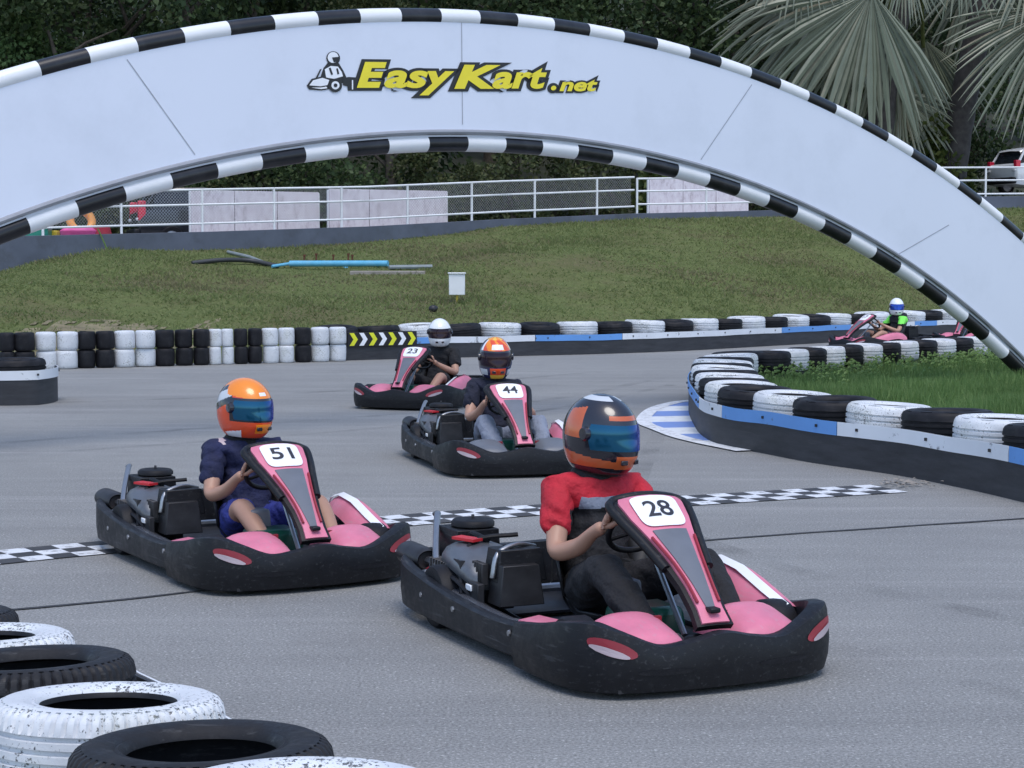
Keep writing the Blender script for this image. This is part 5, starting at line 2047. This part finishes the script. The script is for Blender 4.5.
def helmet(parent, fn, visor, loc, yaw, vis_rng=(-17, 19)):
    m = MB()
    na, ne = 132, 84
    e0 = R(-62)
    grid = []
    for i in range(ne + 1):
        el = e0 + (PI / 2 - .02 - e0) * i / ne
        grid.append([helmet_pt(2 * PI * j / na if j <= na / 2 else 2 * PI * j / na - 2 * PI, el) for j in range(na)])
    for i in range(ne):
        for j in range(na):
            az = 2 * PI * (j + .5) / na
            if az > PI:
                az -= 2 * PI
            el = e0 + (PI / 2 - .02 - e0) * (i + .5) / ne
            m.mi(fn(math.degrees(az), math.degrees(el)))
    verts = [p for g in grid for p in g]
    o0 = len(m.v)
    m.v += [tuple(p) for p in verts]
    for i in range(ne):
        for j in range(na):
            az = 2 * PI * (j + .5) / na
            if az > PI:
                az -= 2 * PI
            el = e0 + (PI / 2 - .02 - e0) * (i + .5) / ne
            m.f.append((i * na + j, i * na + (j + 1) % na, (i + 1) * na + (j + 1) % na, (i + 1) * na + j))
            m.m.append(m.mi(fn(math.degrees(az), math.degrees(el))))
    # lower lip and lining
    low = grid[0]
    m.loft([low, [Vector((p.x * .9, p.y * .9, p.z - .006)) for p in low], [Vector((p.x * .8, p.y * .8, p.z + .03)) for p in low]], 'helmet_lining', closed=True)
    ho = m.build('helmet', parent, angle=60, loc=loc)
    ho.rotation_euler = (0, R(4), yaw)
    m = MB()
    rows = []
    v0, v1 = vis_rng
    for i in range(11):
        el = v0 + (v1 - v0) * i / 10
        span = 74 - 10 * abs(i / 10 - .55)
        rows.append([helmet_pt(R(-span + 2 * span * j / 30), R(el), 1.022) for j in range(31)])
    rows = [[helmet_pt(R(-74 + 148 * j / 30), R(v0), 1.0) for j in range(31)]] + rows + [[helmet_pt(R(-74 + 148 * j / 30), R(v1), 1.0) for j in range(31)]]
    m.loft(rows, visor)
    m.build('visor', ho, angle=60)
    for s in (-1, 1):
        m = MB()
        c = helmet_pt(R(s * 78), R(4), 1.015)
        mt = Matrix.Translation(c) @ Matrix.Rotation(R(-s * 90), 4, 'X') @ Matrix.Rotation(R(s * 10), 4, 'Y')
        m.lathe([(0, .012), (.024, .011), (.03, .004), (.03, -.01)], 'h_black', 18, mt)
        m.build('visor_pivot', ho)
    for s in (-1, 1):
        m = MB()
        c = helmet_pt(R(s * 16), R(-34), 1.008)
        m.box(c, (.012, .03, .02), 'h_black', rz=R(s * 15))
        m.build('chin_vent', ho, bevel=.003)
    return ho


def fold_out(v, axis, seed, amp):
    """soft creases in the cloth, pushed out from the body's axis"""
    w_ = noise.noise_vector(v * 4 + Vector((seed, 0, 0))) * .07
    q = v + w_
    n = 1 - 2.2 * abs(noise.noise((q.x * 7, q.y * 7 + seed, q.z * 15 + q.y * 9)))
    d = (v - axis)
    d = d.normalized() if d.length > 1e-4 else Vector((1, 0, 0))
    return v + d * (amp * max(-.3, n))


def build_person(label, shirt, sleeve, shorts, leg_to, fn, visor, yaw=0.0, lean=0.0, patch=None, socks=None, vis_rng=(-17, 19), seed=0):
    root = None
    N, E = body_nodes(lean)
    V, Fc = skin_mesh('body', N, E, 'pelvis', 'skin')
    m = MB()
    m.add(V, Fc, 'skin')
    # fingers and thumb curled round the wheel rim
    mt = Matrix.Translation((.265, .02, .53)) @ Matrix.Rotation(R(-48), 4, 'Y')
    for s in (-1, 1):
        a0 = s * PI / 2
        for q in range(4):
            a = a0 + (q - 1.5) * .135 * s
            c = mt @ Vector((.145 * math.cos(a), .145 * math.sin(a), 0))
            out = (mt.to_3x3() @ Vector((math.cos(a), math.sin(a), 0))).normalized()
            nz = (mt.to_3x3() @ Vector((0, 0, 1))).normalized()
            r = .0225
            L = (1.0, 1.1, 1.05, .85)[q]
            pts = [N['pa' + ('r' if s < 0 else 'l')][0].lerp(c, .35)] + [c + out * (r * math.cos(t)) + nz * (r * math.sin(t)) for t in [(.25 + .62 * L * k) for k in range(5)]]
            m.tube(pts, [.0105, .0105, .010, .0095, .009, .007], 'skin', 7)
        c = mt @ Vector((.145 * math.cos(a0 - .2 * s), .145 * math.sin(a0 - .2 * s), 0))
        nz = (mt.to_3x3() @ Vector((0, 0, 1))).normalized()
        pa = N['pa' + ('r' if s < 0 else 'l')][0]
        m.tube([pa, pa.lerp(c, .5) - nz * .02, c - nz * .024 + Vector((0, -s * .01, 0)), c - nz * .02 + Vector((.004, -s * .035, 0))], [.014, .0125, .011, .008], 'skin', 7)
    # face behind the visor
    hc = N['skull'][0]
    jx = hc.x + .088
    m.tube([Vector((jx - .01, hc.y, hc.z + .0)), Vector((jx + .012, hc.y, hc.z - .03)), Vector((jx + .004, hc.y, hc.z - .045))], [.008, .013, .009], 'skin', 7)
    for s in (-1, 1):
        m.tube([Vector((jx - .02, hc.y + s * .032, hc.z)), Vector((jx - .006, hc.y + s * .032, hc.z))], [.013, .008], 'eye', 8)
    m.tube([Vector((jx - .016, hc.y - .022, hc.z - .07)), Vector((jx - .006, hc.y, hc.z - .072)), Vector((jx - .016, hc.y + .022, hc.z - .07))], .006, 'toy_pink', 6)
    root = m.build('person', None, angle=80)
    tag(root, label, 'person')
    # shirt
    def mid(a, b, t):
        return N[a][0].lerp(N[b][0], t)
    S = {'w': (N['pelvis'][0] + Vector((.0, 0, .0)), .135), 'spine': (N['spine'][0], .138), 'chest': (N['chest'][0], .152), 'upper': (N['upper'][0], .112), 'nk': (mid('upper', 'neck', .55), .075)}
    SE = [('w', 'spine'), ('spine', 'chest'), ('chest', 'upper'), ('upper', 'nk')]
    for k in 'rl':
        S['sh' + k] = (N['sh' + k][0], .077)
        S['s1' + k] = (mid('sh' + k, 'el' + k, .4), .068)
        S['s2' + k] = (mid('sh' + k, 'el' + k, .72), .066)
        SE += [('upper', 'sh' + k), ('sh' + k, 's1' + k), ('s1' + k, 's2' + k)]
    V, Fc = skin_mesh('shirt', S, SE, 'spine', shirt, 3)
    m = MB()
    V = [fold_out(v, Vector((-.29, Y0D, v.z)), seed, .017) for v in V]
    V = [v + Vector((noise.noise(v * 14), noise.noise(v * 14 + Vector((5, 0, 0))), noise.noise(v * 14 + Vector((0, 9, 0))))) * .013 for v in V]
    m.add(V, Fc, shirt)
    for q in range(0, len(sleeve or ()), 2):
        k = m.mi(sleeve[q])
        for i, f in enumerate(m.f):
            c = sum((Vector(m.v[j]) for j in f), Vector()) / len(f)
            if sleeve[q + 1](c):
                m.m[i] = k
    m.build('shirt', root, angle=80)
    # shorts or trousers
    T = {'p': (N['pelvis'][0], .137), 'w': (mid('pelvis', 'spine', .7), .131)}
    TE = [('p', 'w')]
    for k in 'rl':
        T['h' + k] = (N['hi' + k][0], .103)
        T['t' + k] = (N['th' + k][0], .090)
        TE += [('p', 'h' + k), ('h' + k, 't' + k)]
        if leg_to == 'knee':
            T['e' + k] = (mid('th' + k, 'kn' + k, .55), .083); TE.append(('t' + k, 'e' + k))
        else:
            T['k' + k] = (N['kn' + k][0], .073); T['s' + k] = (N['sn' + k][0], .064); T['a' + k] = (mid('sn' + k, 'an' + k, .85), .052)
            TE += [('t' + k, 'k' + k), ('k' + k, 's' + k), ('s' + k, 'a' + k)]
    V, Fc = skin_mesh('shorts', T, TE, 'p', shorts, 3)
    m = MB()
    V = [fold_out(v, Vector((v.x, Y0D + (.19 if v.y > Y0D else -.19) * min(1, max(.4, (v.x + .2) * 2)), .22)), seed + 3, .012) for v in V]
    V = [v + Vector((noise.noise(v * 12), noise.noise(v * 12 + Vector((5, 0, 0))), noise.noise(v * 12 + Vector((0, 9, 0))))) * .010 for v in V]
    m.add(V, Fc, shorts)
    m.build('shorts' if leg_to == 'knee' else 'trousers', root, angle=80)
    for k in 'rl':
        V, Fc = skin_mesh('shoe', {'h': (N['an' + k][0] + Vector((-.02, 0, -.035)), .043), 'm': (N['an' + k][0].lerp(N['to' + k][0], .5) + Vector((0, 0, -.01)), .042), 't': (N['to' + k][0] + Vector((.05, 0, .02)), .036)}, [('h', 'm'), ('m', 't')], 'm', 'shoe')
        m = MB(); m.add(V, Fc, 'shoe' if socks is None else socks); m.build('shoe', root, angle=80)
    # neck gaiter
    m = MB()
    m.tube([mid('upper', 'neck', .6), N['neck'][0], mid('neck', 'jaw', .6)], [.105, .084, .086], 'black_cloth', 16)
    m.build('collar', root)
    hl = N['skull'][0] + Vector((.012, 0, -.012))
    helmet(root, fn, visor, hl, yaw, vis_rng)
    return root


def vis_zone(az, el):
    return abs(az) < 80 and -21 < el < 24


def h51(az, el):
    a = abs(az)
    if a < 26 and 29 < el < 36 and a < 12:
        return 'h_white'
    if vis_zone(az, el):
        return 'h_black'
    if a < 24 and -46 < el < -24:
        return 'h_orange'
    if el > 20 + .1 * a and a < 82 + (el - 20) * .9:
        return 'h_orange'
    if el <= -20 and a < 100:
        return 'h_redor' if el > -40 - (a - 60) * .2 else ('h_white' if a > 55 else 'h_redor')
    d = el - (52 - (a - 80) * .42)
    if a >= 76 and -4 < d < 12:
        return 'h_black'
    if a >= 76 and -26 < d <= -4:
        return 'h_silver'
    if a >= 76 and -40 < d <= -26:
        return 'h_black'
    if d >= 12:
        return 'h_orange' if a < 140 else 'h_white'
    return 'h_redor'


def hfront(az, el):
    a = abs(az)
    if vis_zone(az, el):
        return 'h_black'
    if el > 60:
        return 'h_silver' if abs(az) > 20 and el < 74 else 'h_black'
    if 26 < el < 34 and a < 40:
        return 'h_rust'
    if a < 30 and -48 < el < -24:
        return 'h_rust'
    if 84 < a < 122 and -2 < el < 46 - (a - 84) * .2:
        return 'h_rust'
    if -46 < el < -26 + (a - 90) * .12 and 30 < a < 150:
        return 'h_rust'
    if a > 150 and 20 < el < 40:
        return 'h_rust'
    return 'h_black'


def h44(az, el):
    a = abs(az)
    if a < 24 and 28 < el < 44:
        return 'h_white'
    if vis_zone(az, el):
        return 'h_black'
    if a < 30 and -44 < el < -23:
        return 'h_redor'
    if a < 34 and el <= -44:
        return 'h_yellow'
    if el < -22 and 40 < a < 80:
        return 'h_silver' if -46 < el < -26 else 'h_navy'
    if el > 62:
        return 'h_yellow' if int((az + 180) / 30) % 2 else 'h_orange'
    if el > 24 and a < 62:
        return 'h_redor' if int((az + el) / 14) % 3 else 'h_orange'
    if el > 18 and 62 <= a < 74:
        return 'h_white'
    if a >= 74 and el > -10:
        return 'h_navy' if a < 110 else 'h_redor'
    return 'h_navy' if a < 100 else 'h_redor'


def h23(az, el):
    return 'h_black' if abs(az) < 70 and -19 < el < 21 else 'h_white'


def place(o, X, Y, phi):
    o.location = (X, Y, 0)
    o.rotation_euler = (0, 0, R(phi) - PI / 2)


kproto = build_kart()
#        X      Y      phi   number label
KARTS = [(0.405, 7.54, 24, '28', 'nearest pink and black go-kart, driven by the person in red shirt', 'pink'),
         (-1.40, 9.62, 29, '51', 'go-kart number 51 driven by the person with orange helmet', 'pink'),
         (-0.13, 14.4, 15, '44', 'go-kart number 44 with grey foot covers behind the leading pair', 'grey'),
         (-0.98, 20.7, -19, '23', 'pink and black go-kart driven by the person with plain white helmet, near the chevron board', 'pink'),
         (7.0, 33.9, -62, '17', 'distant go-kart beyond the infield tyres driven by person with neon shoulders', 'pink'),
         (9.25, 35.9, -38, '35', 'most distant go-kart, its pink nose showing beside the arch foot', 'pink')]
kobjs = []
for i, (X, Y, ph, num, lab, colr) in enumerate(KARTS):
    kobjs.append(kproto if i == 0 else copy_tree(kproto))
for k, (X, Y, ph, num, lab, colr) in zip(kobjs, KARTS):
    tag(k, lab, 'go-kart', 'go-karts on the track')
    place(k, X, Y, ph)
    add_number(k, num)
    if colr == 'grey':
        swap_mat(k, 'foot_cover', 'pink', 'plastic_grey')

pa = lambda c: c.z > .57 and abs(c.y - Y0D) > .10
people = [
    build_person('person in red short-sleeved shirt and black-orange helmet driving the nearest kart', 'red_cloth', ('black_cloth', lambda c: abs(c.y - Y0D) < .16 and c.z < .52, 'white_cloth', lambda c: abs(c.y - Y0D) < .10 and .52 < c.z < .57), 'black_cloth', 'ankle', hfront, 'visor_blue', yaw=R(20), lean=.05, seed=1),
    build_person('person in navy shirt and bright orange helmet with blue visor driving kart 51', 'navy', ('pink_pale', lambda c: c.z > .63 and .13 < Y0D - c.y < .16), 'blue_cloth', 'knee', h51, 'visor_blue', yaw=R(19), lean=0.0, seed=2),
    build_person('person in navy shirt and red-yellow patterned helmet driving kart 44', 'navy_dark', None, 'white_cloth', 'ankle', h44, 'visor_smoke', yaw=R(-6), seed=3),
    build_person('person in black shirt with bare knees and plain white helmet near the chevron board', 'black_cloth', None, 'black_cloth', 'knee', h23, 'visor_smoke', yaw=R(22), seed=4),
    build_person('distant person with neon green shoulders and white helmet with blue visor', 'black_cloth', ('neon', lambda c: c.z > .50 and abs(c.y - Y0D) > .13), 'black_cloth', 'knee', h23, 'visor_cobalt', yaw=R(60), seed=5),
    build_person('most distant person in dark shirt, driving behind the foot of the arch', 'navy_dark', None, 'black_cloth', 'knee', h23, 'visor_smoke', yaw=R(0), seed=6)]
for p, (X, Y, ph, num, lab, colr) in zip(people, KARTS):
    place(p, X, Y, ph)
people[0].scale = (1.05, 1.05, 1.06)
people[2].scale = (1.0, 1.0, 1.035)

# ------------------------------------------------------------------ light
SUN_EL, SUN_AZ = 68.0, 168.0   # azimuth clockwise from +Y
w = bpy.data.worlds.new('World')
scene.world = w
w.use_nodes = True
nt = w.node_tree
sky = nt.nodes.new('ShaderNodeTexSky')
sky.sky_type = 'NISHITA'
sky.sun_disc = False
sky.sun_elevation = R(SUN_EL)
sky.sun_rotation = R(SUN_AZ)
sky.air_density = 1.0
sky.dust_density = 1.2
nt.links.new(sky.outputs['Color'], nt.nodes['Background'].inputs['Color'])
nt.nodes['Background'].inputs['Strength'].default_value = 0.15
sd = bpy.data.lights.new('sun', 'SUN')
sd.energy = 1.0
sd.angle = R(28)
sd.color = (1.0, 0.96, 0.9)
so = bpy.data.objects.new('sun', sd)
COL.objects.link(so)
az, el = R(SUN_AZ), R(SUN_EL)
dv = Vector((math.sin(az) * math.cos(el), math.cos(az) * math.cos(el), math.sin(el)))
so.rotation_euler = (-dv).to_track_quat('-Z', 'Y').to_euler()
scene.view_settings.view_transform = 'Standard'
scene.view_settings.look = 'None'
scene.view_settings.gamma = 1.0
scene.view_settings.use_curve_mapping = False
scene.view_settings.exposure = 0.74
scene.render.engine = 'CYCLES'
scene.cycles.max_bounces = 5
scene.cycles.use_denoising = True
